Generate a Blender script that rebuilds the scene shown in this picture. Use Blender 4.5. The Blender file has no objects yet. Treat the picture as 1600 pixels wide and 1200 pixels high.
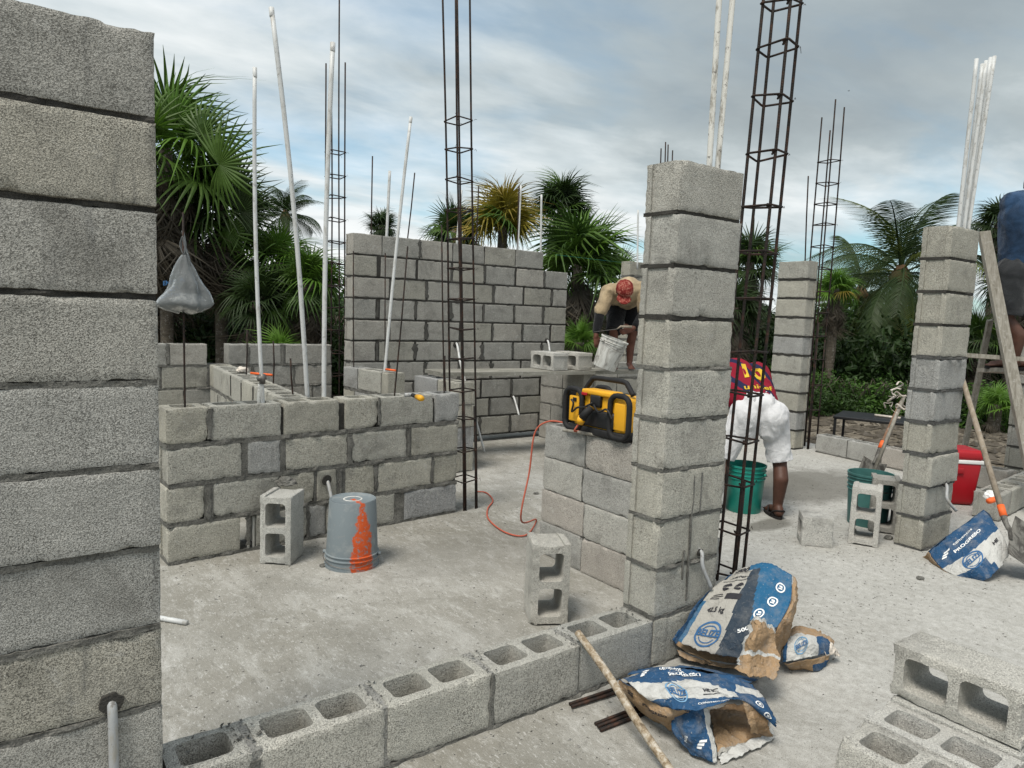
import bpy, bmesh, math, random
import numpy as np
from mathutils import Vector, Matrix, noise as mn
from mathutils.bvhtree import BVHTree
from math import sin, cos, pi, radians, sqrt, atan2, exp
random.seed(7); np.random.seed(7)
S = bpy.context.scene
COL = S.collection

# ------------------------------------------------------------------ camera
FPX, PITCH, ROLL, YAW, EYE = 1104.19, 0.1009, 0.0388, 0.9377, 1.4794
F_ = Vector((cos(YAW)*cos(PITCH), sin(YAW)*cos(PITCH), -sin(PITCH)))
R0 = Vector((sin(YAW), -cos(YAW), 0)); U0 = R0.cross(F_)
R_ = R0*cos(ROLL)+U0*sin(ROLL); U_ = -R0*sin(ROLL)+U0*cos(ROLL)
CAM = Vector((0, 0, EYE))
cd = bpy.data.cameras.new('camera'); cam = bpy.data.objects.new('camera', cd); COL.objects.link(cam)
m = Matrix((R_, U_, -F_)).transposed().to_4x4(); m.translation = CAM
cam.matrix_world = m
cd.sensor_fit = 'HORIZONTAL'; cd.sensor_width = 36; cd.lens = FPX/1600*36
cd.clip_start = .05; cd.clip_end = 2000
S.camera = cam

# ------------------------------------------------------------------ world, sun, exposure
SUN_EL, SUN_AZ = radians(60), radians(200)      # azimuth of the sun measured from +X, counter-clockwise
w = bpy.data.worlds.new('World'); S.world = w; w.use_nodes = True
nt = w.node_tree; nt.nodes.clear()
def N(t, typ, **k):
    n = t.nodes.new(typ)
    for a, b in k.items():
        if a.startswith('i_'):
            n.inputs[int(a[2:]) if a[2:].isdigit() else a[2:].replace('_', ' ')].default_value = b
        else: setattr(n, a, b)
    return n
def lk(t, a, b): t.links.new(a, b)
def ramp(t, fac, stops, interp='LINEAR'):
    r = N(t, 'ShaderNodeValToRGB'); e = r.color_ramp.elements; r.color_ramp.interpolation = interp
    while len(e) > 1: e.remove(e[-1])
    e[0].position = stops[0][0]; c = stops[0][1]; e[0].color = (c, c, c, 1) if not hasattr(c, '__len__') else (*c, 1)
    for p, c in stops[1:]:
        q = e.new(p); q.color = (c, c, c, 1) if not hasattr(c, '__len__') else (*c, 1)
    lk(t, fac, r.inputs[0]); return r.outputs[0]
def math_(t, op, a, b=None, c=None, clamp=False):
    n = N(t, 'ShaderNodeMath', operation=op, use_clamp=clamp)
    for i, v in enumerate((a, b, c)):
        if v is None: continue
        if isinstance(v, (int, float)): n.inputs[i].default_value = v
        else: lk(t, v, n.inputs[i])
    return n.outputs[0]
def mix(t, fac, a, b, mode='MIX'):
    n = N(t, 'ShaderNodeMix', data_type='RGBA', blend_type=mode)
    for i, v in ((0, fac), (6, a), (7, b)):
        if isinstance(v, (int, float)): n.inputs[i].default_value = v
        elif isinstance(v, tuple): n.inputs[i].default_value = (*v, 1)[:4]
        else: lk(t, v, n.inputs[i])
    return n.outputs[2]
def vmul(t, v, s):
    n = N(t, 'ShaderNodeVectorMath', operation='MULTIPLY'); lk(t, v, n.inputs[0]); n.inputs[1].default_value = s; return n.outputs[0]
def vadd(t, v, o):
    n = N(t, 'ShaderNodeVectorMath', operation='ADD'); lk(t, v, n.inputs[0])
    if isinstance(o, tuple): n.inputs[1].default_value = o
    else: lk(t, o, n.inputs[1])
    return n.outputs[0]
def noise(t, vec, scale, detail=3, rough=.55, dist=0):
    n = N(t, 'ShaderNodeTexNoise'); n.inputs['Scale'].default_value = scale; n.inputs['Detail'].default_value = detail
    n.inputs['Roughness'].default_value = rough; n.inputs['Distortion'].default_value = dist
    if vec is not None: lk(t, vec, n.inputs['Vector'])
    return n.outputs[0]
out = N(nt, 'ShaderNodeOutputWorld')
sky = N(nt, 'ShaderNodeTexSky', sky_type='NISHITA', sun_disc=False)
sky.sun_elevation = SUN_EL; sky.sun_rotation = pi/2-SUN_AZ; sky.air_density = 1.2; sky.dust_density = 0.1; sky.ozone_density = 3
bsky = N(nt, 'ShaderNodeBackground', i_Strength=.12); lk(nt, mix(nt, 1.0, sky.outputs[0], (.58, 1.0, 1.08), 'MULTIPLY'), bsky.inputs[0])
tc = N(nt, 'ShaderNodeTexCoord')
sp = N(nt, 'ShaderNodeSeparateXYZ'); lk(nt, tc.outputs['Generated'], sp.inputs[0])
zc = math_(nt, 'MAXIMUM', sp.outputs[2], 0.0)
den = math_(nt, 'ADD', zc, .12)
cx = math_(nt, 'DIVIDE', sp.outputs[0], den); cy = math_(nt, 'DIVIDE', sp.outputs[1], den)
cmb = N(nt, 'ShaderNodeCombineXYZ'); lk(nt, cx, cmb.inputs[0]); lk(nt, cy, cmb.inputs[1])
mp = N(nt, 'ShaderNodeMapping'); lk(nt, cmb.outputs[0], mp.inputs[0]); mp.inputs['Rotation'].default_value = (0, 0, radians(37)); mp.inputs['Scale'].default_value = (.5, .8, 1); mp.inputs['Location'].default_value = (0, 0, 0)
n1 = noise(nt, mp.outputs[0], .75, 7, .5, .35)
n2 = noise(nt, vadd(nt, mp.outputs[0], (7.7, 2.1, 3)), .55, 6, .52, .3)
n3 = noise(nt, mp.outputs[0], 2.6, 7, .58, .25)
mask = ramp(nt, math_(nt, 'ADD', n1, math_(nt, 'MULTIPLY', math_(nt, 'SUBTRACT', n3, .5), .12)), [(.0, .35), (.38, .48), (.50, .95), (.56, 1)])
# a whitish haze of thin cloud towards the horizon
cc = ramp(nt, math_(nt, 'ADD', n2, math_(nt, 'MULTIPLY', math_(nt, 'SUBTRACT', n3, .5), .34)), [(.30, (.37, .425, .45)), (.42, (.48, .545, .565)), (.50, (.70, .765, .78)), (.57, (.92, .96, .965)), (.68, (1.04, 1.06, 1.05))])
bcl = N(nt, 'ShaderNodeBackground', i_Strength=.86); lk(nt, cc, bcl.inputs[0])
mx = N(nt, 'ShaderNodeMixShader'); lk(nt, mask, mx.inputs[0]); lk(nt, bsky.outputs[0], mx.inputs[1]); lk(nt, bcl.outputs[0], mx.inputs[2])
lk(nt, mx.outputs[0], out.inputs[0])
sd = bpy.data.lights.new('sun', 'SUN'); sd.energy = 3.0; sd.angle = radians(20); sd.color = (1, .945, .86)
sun = bpy.data.objects.new('sun', sd); COL.objects.link(sun)
sv = Vector((cos(SUN_EL)*cos(SUN_AZ), cos(SUN_EL)*sin(SUN_AZ), sin(SUN_EL)))
sun.rotation_euler = (-sv).to_track_quat('-Z', 'Y').to_euler(); sun.location = (0, 0, 10)
S.view_settings.view_transform = 'Standard'; S.view_settings.look = 'None'; S.view_settings.exposure = .20; S.view_settings.gamma = 1
S.view_settings.use_curve_mapping = False
S.render.engine = 'CYCLES'

# ------------------------------------------------------------------ surveying helpers (photo pixel -> place in the world)
def ray(x, y): return F_+R_*((x-800)/FPX)-U_*((y-600)/FPX)
def G(x, y, z=0): d = ray(x, y); return CAM+d*((z-EYE)/d.z)
def V(x, y, v): d = ray(x, y); return CAM+d*(v/d.y)
def U(x, y, u): d = ray(x, y); return CAM+d*(u/d.x)
def D(x, y, dep): return CAM+ray(x, y)*dep

# ------------------------------------------------------------------ object helpers
def link(o, parent=None):
    COL.objects.link(o)
    if parent: o.parent = parent
    return o
def tag(o, label=None, cat=None, group=None, kind=None):
    if label: o['label'] = label
    if cat: o['category'] = cat
    if group: o['group'] = group
    if kind: o['kind'] = kind
    return o
def empty(name, loc, label, cat, group=None, rz=0):
    o = bpy.data.objects.new(name, None); o.location = loc; o.rotation_euler = (0, 0, rz); o.empty_display_size = .1
    link(o); return tag(o, label, cat, group)
def mesh(name, V_, Fc, mats=(), smooth=False, midx=None):
    me = bpy.data.meshes.new(name); me.from_pydata([tuple(v) for v in V_], [], Fc)
    for mt in (mats if isinstance(mats, (list, tuple)) else [mats]): me.materials.append(mt)
    if midx is not None: me.polygons.foreach_set('material_index', midx)
    if smooth: me.polygons.foreach_set('use_smooth', [True]*len(me.polygons))
    me.update(); return me
def obj(name, me, parent=None, loc=None):
    o = bpy.data.objects.new(name, me)
    if loc is not None: o.location = loc
    return link(o, parent)
def frame(o, origin, ax, ay, az):
    m = Matrix((ax, ay, az)).transposed().to_4x4(); m.translation = origin; o.matrix_world = m
    return o
class MB:
    def __init__(s): s.v = []; s.f = []; s.m = []
    def add(s, v, f, mi=0):
        b = len(s.v); s.v += [Vector(q) for q in v]; s.f += [tuple(i+b for i in q) for q in f]; s.m += [mi]*len(f)
    def box(s, c, d, mi=0, rot=None):
        q = []
        for z in (-1, 1):
            for x, y in ((-1, -1), (1, -1), (1, 1), (-1, 1)):
                p = Vector((x*d[0]/2, y*d[1]/2, z*d[2]/2))
                if rot: p = rot @ p
                q.append(p+Vector(c))
        s.add(q, [(0, 3, 2, 1), (4, 5, 6, 7), (0, 1, 5, 4), (1, 2, 6, 5), (2, 3, 7, 6), (3, 0, 4, 7)], mi)
    def tube(s, pts, r, n=8, mi=0, closed=False, caps=True, flat=1.0):
        pts = [Vector(p) for p in pts]; k = len(pts)
        rr = r if hasattr(r, '__len__') else [r]*k
        v = []; f = []; up = None
        for i, p in enumerate(pts):
            if closed: d = pts[(i+1) % k]-pts[i-1]
            else: d = pts[min(i+1, k-1)]-pts[max(i-1, 0)]
            if d.length < 1e-9: d = Vector((0, 0, 1))
            d.normalize()
            if up is None: up = d.orthogonal().normalized()
            else:
                up = up-d*up.dot(d)
                up = up.normalized() if up.length > 1e-6 else d.orthogonal().normalized()
            b = d.cross(up)
            for j in range(n):
                a = 2*pi*j/n; v.append(p+(up*cos(a)+b*sin(a)*flat)*rr[i])
        for i in range(k if closed else k-1):
            for j in range(n):
                a = i*n+j; b_ = i*n+(j+1) % n; c = ((i+1) % k)*n
                f.append((a, b_, c+(j+1) % n, c+j))
        if caps and not closed:
            f.append(tuple(range(n-1, -1, -1))); f.append(tuple((k-1)*n+j for j in range(n)))
        s.add(v, f, mi)
    def lathe(s, prof, n=32, c=(0, 0, 0), mi=0):
        v = []; f = []; c = Vector(c)
        for r, z in prof:
            for j in range(n): a = 2*pi*j/n; v.append(c+Vector((r*cos(a), r*sin(a), z)))
        for i in range(len(prof)-1):
            for j in range(n): f.append((i*n+j, i*n+(j+1) % n, (i+1)*n+(j+1) % n, (i+1)*n+j))
        s.add(v, f, mi)
    def me(s, name, mats, smooth=False): return mesh(name, s.v, s.f, mats, smooth, s.m)
    def build(s, name, mats, parent=None, smooth=False): return obj(name, s.me(name, mats, smooth), parent)
def rnd(a, b): return random.uniform(a, b)
def bezier(p, n):
    p = [Vector(q) for q in p]; k = len(p)
    if k == 2: return [p[0].lerp(p[1], i/n) for i in range(n+1)]
    o = []
    for i in range(k-1):
        a = p[max(i-1, 0)]; b = p[i]; c = p[i+1]; d = p[min(i+2, k-1)]
        for j in range(n):
            t = j/n
            o.append(.5*((2*b)+(c-a)*t+(2*a-5*b+4*c-d)*t*t+(3*b-a-3*c+d)*t*t*t))
    o.append(p[-1]); return o

# ------------------------------------------------------------------ materials
def mat(name, rough=.8, spec=.3):
    m = bpy.data.materials.new(name); m.use_nodes = True; t = m.node_tree
    b = t.nodes['Principled BSDF']; b.inputs['Roughness'].default_value = rough; b.inputs['Specular IOR Level'].default_value = spec
    return m, t, b
def coords(t, kind='Object', rand=True):
    c = N(t, 'ShaderNodeTexCoord'); v = c.outputs[kind]
    if rand:
        oi = N(t, 'ShaderNodeObjectInfo'); s = vmul(t, v, (1, 1, 1))
        cb = N(t, 'ShaderNodeCombineXYZ'); r = math_(t, 'MULTIPLY', oi.outputs['Random'], 37.0)
        for i in range(3): lk(t, r, cb.inputs[i])
        return vadd(t, v, cb.outputs[0]), oi.outputs['Random']
    return v, None
def bump(t, b, h, strength=.5, dist=.003):
    n = N(t, 'ShaderNodeBump'); n.inputs['Strength'].default_value = strength; n.inputs['Distance'].default_value = dist
    lk(t, h, n.inputs['Height']); lk(t, n.outputs[0], b.inputs['Normal'])
def simple(name, col, rough=.6, spec=.4, var=.12, scale=8, bs=0, metal=0):
    m, t, b = mat(name, rough, spec); v, r = coords(t)
    n = noise(t, v, scale, 4)
    c = mix(t, ramp(t, n, [(.3, 0), (.7, 1)]), tuple(x*(1-var) for x in col), tuple(min(1, x*(1+var)) for x in col))
    lk(t, c, b.inputs['Base Color']); b.inputs['Metallic'].default_value = metal
    if bs: bump(t, b, noise(t, v, scale*6, 3), bs, .002)
    return m
def block_mat(name, tones, pit=1.0, stain=.5, pscale=1.0):
    m, t, b = mat(name, .95, .15); v, r = coords(t)
    wn = N(t, 'ShaderNodeTexWhiteNoise', noise_dimensions='1D'); lk(t, r, wn.inputs['W'])
    base = ramp(t, wn.outputs[0], [(i/(len(tones)), c) for i, c in enumerate(tones)], 'CONSTANT')
    big = noise(t, v, 5, 5, .6)
    c = mix(t, 1.0, base, ramp(t, big, [(.25, .68), (.42, .95), (.6, 1.04), (.78, 1.24)]), 'MULTIPLY')
    # aggregate grains
    vo = N(t, 'ShaderNodeTexVoronoi'); vo.inputs['Scale'].default_value = 300*pscale; lk(t, v, vo.inputs['Vector'])
    gr = ramp(t, vo.outputs['Color'], [(0, .80), (.5, .99), (1, 1.22)])
    c = mix(t, 1.0, c, gr, 'MULTIPLY')
    pn = noise(t, v, 270*pscale, 2, .6)
    pits = ramp(t, pn, [(.37, 0.0), (.46, 1.0)])
    pamt = ramp(t, noise(t, v, 6, 3), [(.3, .35), (.7, 1.0)])
    pd = math_(t, 'MULTIPLY', math_(t, 'SUBTRACT', 1.0, pits), math_(t, 'MULTIPLY', pamt, .75*pit))
    c = mix(t, pd, c, (.045, .043, .037))
    c = mix(t, ramp(t, noise(t, v, 170*pscale, 2, .6), [(.66, 0), (.73, .55)]), c, (.58, .57, .53))
    c = mix(t, ramp(t, noise(t, vadd(t, v, (5, 2, 8)), 3.2, 5, .65, .6), [(.56, 0), (.66, .42)]), c, (.17, .165, .15))
    # pale lime bloom and darker damp streaks running down
    wh = ramp(t, noise(t, v, 13, 6, .72, .6), [(.58, 0), (.72, .55)])
    c = mix(t, wh, c, (.52, .51, .48))
    st = noise(t, vmul(t, v, (14, 14, 1.6)), 1.5, 4, .6)
    c = mix(t, ramp(t, st, [(.60, 0), (.75, .5*stain)]), c, (.12, .12, .115))
    lk(t, c, b.inputs['Base Color'])
    h = math_(t, 'ADD', math_(t, 'MULTIPLY', pits, .8), math_(t, 'MULTIPLY', vo.outputs['Distance'], .6))
    h = math_(t, 'ADD', h, math_(t, 'MULTIPLY', noise(t, v, 45, 5, .7), 2.0))
    bump(t, b, h, .85, .004)
    return m
M = {}
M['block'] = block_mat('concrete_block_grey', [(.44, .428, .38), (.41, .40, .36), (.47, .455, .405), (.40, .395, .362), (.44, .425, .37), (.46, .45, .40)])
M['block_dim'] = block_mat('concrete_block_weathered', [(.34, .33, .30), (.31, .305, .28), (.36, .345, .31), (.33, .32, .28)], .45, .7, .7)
M['block_warm'] = block_mat('concrete_block_mixed', [(.40, .39, .345), (.375, .362, .312), (.335, .338, .335), (.39, .382, .34), (.42, .405, .35), (.35, .35, .337), (.38, .365, .31)], .75, .6, .75)
M['block_pink'] = block_mat('concrete_block_pinkish', [(.47, .46, .42), (.40, .395, .37), (.43, .40, .36), (.42, .395, .355), (.41, .38, .345), (.39, .385, .36)], 1.0, .3)
M['block_light'] = block_mat('concrete_block_fresh', [(.52, .51, .475), (.49, .485, .45), (.54, .525, .485), (.50, .485, .44)], .8, .2)
M['block_near'] = block_mat('concrete_block_near', [(.37, .36, .325), (.35, .342, .312), (.38, .362, .31), (.355, .35, .325)], 1.0, 1.3)
def mortar_mat(name, col, wet=.4):
    m, t, b = mat(name, .9, .2); v, r = coords(t, rand=False)
    c = mix(t, ramp(t, noise(t, v, 9, 5, .65), [(.3, 0), (.7, 1)]), tuple(x*(1-wet) for x in col), tuple(x*1.25 for x in col))
    c = mix(t, ramp(t, noise(t, v, 150, 3), [(.35, .6), (.5, 0)]), c, (.03, .03, .03))
    lk(t, c, b.inputs['Base Color'])
    bump(t, b, math_(t, 'ADD', noise(t, v, 60, 4, .7), noise(t, v, 200, 2)), .9, .006)
    return m
M['mortar'] = mortar_mat('mortar_grey', (.17, .166, .15), .5)
M['mortar_dark'] = mortar_mat('mortar_dark', (.055, .052, .046))  # dark mortar and grit, also paints shade in block cells and open gaps
M['mortar_light'] = mortar_mat('mortar_light', (.27, .265, .245), .25)
M['stain'] = mortar_mat('mortar_stain', (.095, .092, .083))
M['mortar_wet'] = mortar_mat('mortar_fresh', (.10, .10, .096))
# slab
def slab_mat():
    m, t, b = mat('concrete_slab', .92, .2); v, r = coords(t, rand=False)
    big = noise(t, v, .9, 8, .68, .4); st = noise(t, vmul(t, v, (1, .35, 1)), 7, 8, .75, .25)
    c = ramp(t, big, [(.32, (.205, .195, .165)), (.50, (.275, .265, .235)), (.66, (.37, .36, .33))])
    c = mix(t, ramp(t, st, [(.50, 0), (.57, .22), (.70, .42)]), c, (.50, .495, .47))
    f1 = noise(t, vadd(t, vmul(t, v, (1, .45, 1)), (4, 4, 0)), 19, 8, .8, .25); c = mix(t, ramp(t, f1, [(.53, 0), (.59, .26), (.68, .60)]), c, (.54, .535, .51))
    f2 = noise(t, vadd(t, vmul(t, v, (1, .5, 1)), (14, 1, 0)), 30, 7, .8, .2); c = mix(t, ramp(t, f2, [(.56, 0), (.62, .55)]), c, (.14, .135, .118))
    c = mix(t, ramp(t, noise(t, vadd(t, v, (9, 3, 0)), 1.7, 6, .65, .5), [(.50, 0), (.62, .5), (.7, .62)]), c, (.19, .183, .158))
    c = mix(t, ramp(t, noise(t, v, 17, 6, .75), [(.55, 0), (.72, .45)]), c, (.22, .215, .19))
    c = mix(t, ramp(t, noise(t, vmul(t, v, (3, 1, 1)), 42, 4, .7, .6), [(.57, 0), (.68, .5)]), c, (.66, .655, .63))
    gx = N(t, 'ShaderNodeSeparateXYZ'); lk(t, v, gx.inputs[0])
    pale_mask = math_(t, 'ADD', math_(t, 'SUBTRACT', math_(t, 'MULTIPLY', gx.outputs[0], .35), math_(t, 'MULTIPLY', gx.outputs[1], .28)), noise(t, v, 1.6, 6, .7))
    c = mix(t, ramp(t, pale_mask, [(.50, 0), (1.15, .55)]), c, mix(t, ramp(t, noise(t, v, 24, 8, .82), [(.40, 0), (.62, 1)]), (.36, .355, .33), (.58, .575, .55)))   # floor grows paler towards the right, broken up by noise
    # damp patch where mortar was mixed
    sx = N(t, 'ShaderNodeSeparateXYZ'); lk(t, v, sx.inputs[0])
    def blob(x, y, rx, ry):
        a = math_(t, 'POWER', math_(t, 'DIVIDE', math_(t, 'SUBTRACT', sx.outputs[0], x), rx), 2.0)
        q = math_(t, 'POWER', math_(t, 'DIVIDE', math_(t, 'SUBTRACT', sx.outputs[1], y), ry), 2.0)
        return math_(t, 'ADD', a, q)
    wob = math_(t, 'MULTIPLY', noise(t, v, 3.5, 5, .6), 1.5)
    for x, y, rx, ry, k in ((6.0, 3.55, 1.15, .62, .75), (5.9, 3.9, .5, .6, .5), (4.55, 2.95, .30, .12, .8), (2.5, 3.5, .9, .5, .25)):
        q = math_(t, 'ADD', blob(x, y, rx, ry), wob)
        c = mix(t, ramp(t, math_(t, 'MULTIPLY', q, .5), [(.60, k), (.85, 0)]), c, (.13, .125, .108))
    sp_ = noise(t, v, 260, 2, .7); c = mix(t, ramp(t, sp_, [(.34, .8), (.44, 0)]), c, (.09, .085, .075))
    c = mix(t, ramp(t, noise(t, v, 55, 3, .6), [(.27, .8), (.33, 0)]), c, (.12, .115, .10))
    lk(t, c, b.inputs['Base Color'])
    bump(t, b, math_(t, 'ADD', noise(t, v, 45, 5, .7), math_(t, 'MULTIPLY', noise(t, v, 6, 4), 2.0)), .55, .006)
    return m
M['slab'] = slab_mat()
def dirt_mat():
    m, t, b = mat('dirt_ground', .95, .1); v, r = coords(t, rand=False)
    c = ramp(t, noise(t, v, 1.3, 7, .7), [(.3, (.10, .085, .06)), (.5, (.20, .175, .14)), (.7, (.33, .30, .25))])
    c = mix(t, ramp(t, noise(t, v, 24, 5, .7), [(.45, 0), (.6, .7)]), c, (.07, .055, .035))
    lk(t, c, b.inputs['Base Color']); bump(t, b, noise(t, v, 12, 6, .7), .9, .05)
    return m
M['dirt'] = dirt_mat()
def rust_mat():
    m, t, b = mat('rusty_rebar', .75, .4); v, r = coords(t, rand=False)
    c = ramp(t, noise(t, v, 22, 4, .6), [(.3, (.012, .010, .009)), (.5, (.022, .015, .012)), (.74, (.070, .032, .019))])
    lk(t, c, b.inputs['Base Color']); b.inputs['Metallic'].default_value = .25
    wv = N(t, 'ShaderNodeTexWave', wave_type='BANDS', bands_direction='Z'); wv.inputs['Scale'].default_value = 40; lk(t, v, wv.inputs[0])
    bump(t, b, wv.outputs[1], .5, .002); return m
M['rebar'] = rust_mat()
def pvc_mat(name, col, dirt):
    m, t, b = mat(name, .45, .4); v, r = coords(t)
    c = mix(t, ramp(t, noise(t, vmul(t, v, (3, 3, 1)), 9, 5, .7), [(.52, 0), (.62, dirt)]), col, (.30, .28, .24))
    c = mix(t, ramp(t, noise(t, v, 35, 4, .7), [(.6, 0), (.66, dirt)]), c, (.13, .12, .11))
    lk(t, c, b.inputs['Base Color']); return m
M['pvc'] = pvc_mat('white_pvc', (.54, .55, .545), .5)
M['pvc_dirty'] = pvc_mat('cement_splashed_pvc', (.62, .61, .57), .9)
M['conduit'] = pvc_mat('grey_conduit', (.33, .34, .345), .8)
def wood_mat(name, a, bb, sc=(40, 40, 3)):
    m, t, b = mat(name, .85, .2); v, r = coords(t)
    n = noise(t, vmul(t, v, sc), 1, 6, .65, .6)
    c = ramp(t, n, [(.3, a), (.7, bb)]); c = mix(t, ramp(t, noise(t, v, 30, 5, .7), [(.55, 0), (.7, .6)]), c, (.42, .41, .38))
    lk(t, c, b.inputs['Base Color']); bump(t, b, n, .5, .003); return m
M['wood'] = wood_mat('weathered_wood', (.16, .145, .115), (.34, .32, .28))
M['stick'] = stained2 = None
def stick_mat():
    m, t, b = mat('cement_spattered_stick', .9, .15); v, r = coords(t, rand=False)
    c = ramp(t, noise(t, v, 45, 5, .75, .6), [(.34, (.10, .075, .05)), (.46, (.27, .21, .14)), (.56, (.38, .33, .26)), (.7, (.54, .51, .46))])
    lk(t, c, b.inputs['Base Color']); bump(t, b, noise(t, v, 60, 4), .6, .004); return m
M['stick'] = stick_mat()
M['handle'] = wood_mat('shovel_handle_wood', (.20, .16, .12), (.34, .29, .23))
M['handle_red'] = wood_mat('rusty_handle_wood', (.22, .12, .07), (.36, .22, .15))
M['black'] = simple('black_plastic', (.012, .012, .013), .5, .4)
M['rubber'] = simple('black_rubber_frame', (.016, .016, .017), .7, .3, .2, 30, .3)
M['yellow'] = simple('yellow_plastic', (.72, .36, .015), .5, .4, .15, 6)
M['red_pl'] = simple('red_plastic', (.36, .008, .015), .45, .4, .12, 5)
M['white_pl'] = simple('white_plastic', (.72, .72, .70), .5, .4, .08)
M['teal'] = simple('teal_plastic', (.012, .20, .155), .4, .45, .25, 5)
M['teal_dull'] = simple('dull_teal_plastic', (.05, .15, .14), .5, .4, .25, 9)
M['orange'] = simple('orange_plastic', (.75, .13, .03), .6, .3)
M['metal'] = simple('worn_steel', (.16, .15, .14), .5, .5, .3, 12, .4, .6)
M['cordred'] = simple('red_cord', (.42, .10, .06), .6, .3, .15, 4)
M['skin'] = simple('dark_skin', (.075, .032, .020), .55, .4, .2, 20, .12)
M['skin_red'] = simple('tan_skin', (.12, .045, .028), .55, .4, .2, 20, .12)
M['hair'] = simple('black_hair', (.008, .007, .007), .8, .2, .3, 60, .8)
M['sole'] = simple('sandal_rubber', (.02, .018, .018), .8, .2)
M['twine'] = simple('pale_torn_cloth', (.55, .50, .44), .9, .1, .2, 25, .4)
def cloth(name, col, var=.12):
    m, t, b = mat(name, .95, .1); v, r = coords(t)
    n = noise(t, v, 5, 5, .6, .5)
    c = mix(t, ramp(t, n, [(.3, 0), (.7, 1)]), tuple(x*(1-var*1.6) for x in col), tuple(min(1, x*(1+var)) for x in col))
    lk(t, c, b.inputs['Base Color']); bump(t, b, math_(t, 'ADD', math_(t, 'MULTIPLY', noise(t, v, 9, 3, .5, 1.0), 4.0), noise(t, v, 300, 2)), .5, .012)
    b.inputs['Sheen Weight'].default_value = .15; return m
M['white_cloth'] = cloth('white_cotton', (.66, .66, .67))
M['tan_cloth'] = cloth('tan_shirt', (.42, .325, .205), .3)
M['dark_cloth'] = cloth('charcoal_cloth', (.035, .037, .040))
M['black_cloth'] = cloth('black_cloth', (.012, .012, .014))
M['blue_cloth'] = cloth('blue_shirt', (.028, .062, .125), .4)
M['yellow_print'] = simple('yellow_print', (.55, .36, .03), .8, .2)
def jersey_mat():
    m, t, b = mat('striped_jersey', .85, .2); v, r = coords(t, rand=False)
    sx = N(t, 'ShaderNodeSeparateXYZ'); lk(t, v, sx.inputs[0])
    a = math_(t, 'ADD', sx.outputs[0], math_(t, 'MULTIPLY', noise(t, v, 4, 3), .02))
    s = math_(t, 'SINE', math_(t, 'MULTIPLY', a, 48.0))
    c = mix(t, ramp(t, s, [(.45, 0), (.55, 1)]), (.21, .008, .022), (.014, .016, .05))
    c = mix(t, ramp(t, sx.outputs[0], [(0.0, 0)]), c, c)
    lk(t, c, b.inputs['Base Color']); bump(t, b, noise(t, v, 10, 3, .5, .8), .5, .015); return m
M['jersey'] = jersey_mat()
def cap_mat():
    m, t, b = mat('red_patterned_cap', .9, .15); v, r = coords(t, rand=False)
    c = ramp(t, noise(t, v, 26, 3, .6, 1.2), [(.40, (.13, .016, .014)), (.52, (.21, .035, .028)), (.64, (.33, .15, .11))])
    lk(t, c, b.inputs['Base Color']); return m
M['cap'] = cap_mat()
def bucket_grey():
    m, t, b = mat('grey_bucket_orange_paint', .6, .35); v, r = coords(t, rand=False)
    c = mix(t, ramp(t, noise(t, v, 12, 5, .7), [(.5, 0), (.72, .55)]), (.17, .20, .215), (.34, .345, .33))
    sx = N(t, 'ShaderNodeSeparateXYZ'); lk(t, v, sx.inputs[0])
    fw_ = Vector((F_.x, F_.y, 0)).normalized(); cd_ = R0*sin(.66)-fw_*cos(.66); pd_ = R0*cos(.66)+fw_*sin(.66)
    rz = radians(-36); rot2 = lambda q: (q.x*cos(-rz)-q.y*sin(-rz), q.x*sin(-rz)+q.y*cos(-rz))   # into the bucket's own frame
    cq, pq_ = rot2(cd_), rot2(pd_)
    dotp = lambda q: math_(t, 'ADD', math_(t, 'MULTIPLY', sx.outputs[0], q[0]), math_(t, 'MULTIPLY', sx.outputs[1], q[1]))
    side_ = math_(t, 'ABSOLUTE', math_(t, 'ADD', dotp(pq_), math_(t, 'MULTIPLY', math_(t, 'SUBTRACT', noise(t, vmul(t, v, (1, 1, .7)), 10, 2), .5), .06)))
    wid = math_(t, 'SUBTRACT', .082, math_(t, 'MULTIPLY', sx.outputs[2], .17))
    ww = math_(t, 'SUBTRACT', wid, math_(t, 'ADD', side_, math_(t, 'MULTIPLY', math_(t, 'SUBTRACT', noise(t, v, 24, 6, .7), .5), .09)))
    ww = math_(t, 'MULTIPLY', math_(t, 'ADD', ww, 0.0), math_(t, 'GREATER_THAN', dotp(cq), 0.0))
    c = mix(t, math_(t, 'MULTIPLY', ramp(t, ww, [(.002, 0), (.006, 1)]), ramp(t, noise(t, v, 55, 4, .7), [(.38, .15), (.46, 1)])), c, mix(t, noise(t, v, 18, 4), (.62, .11, .02), (.40, .05, .012)))
    c = mix(t, ramp(t, noise(t, v, 20, 5, .7), [(.60, 0), (.66, .8)]), c, (.20, .215, .22))
    lk(t, c, b.inputs['Base Color']); return m
M['bucket_grey'] = bucket_grey()
def stained(name, a, bb):
    m, t, b = mat(name, .8, .3); v, r = coords(t, rand=False)
    c = ramp(t, noise(t, vmul(t, v, (1, 1, .5)), 12, 6, .7, 1.2), [(.42, a), (.55, bb), (.7, (.05, .05, .05))])
    lk(t, c, b.inputs['Base Color']); return m
M['bucket_white'] = stained('white_bucket_splashed', (.60, .60, .57), (.42, .41, .38))
M['shovel_dirty'] = stained('cement_caked_steel', (.30, .29, .27), (.11, .105, .10))
M['shovel_dark'] = stained('muddy_steel', (.16, .155, .14), (.06, .056, .05))
M['plank'] = wood_mat('cement_covered_plank', (.16, .155, .13), (.30, .29, .255), (3, 3, 30))
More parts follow.
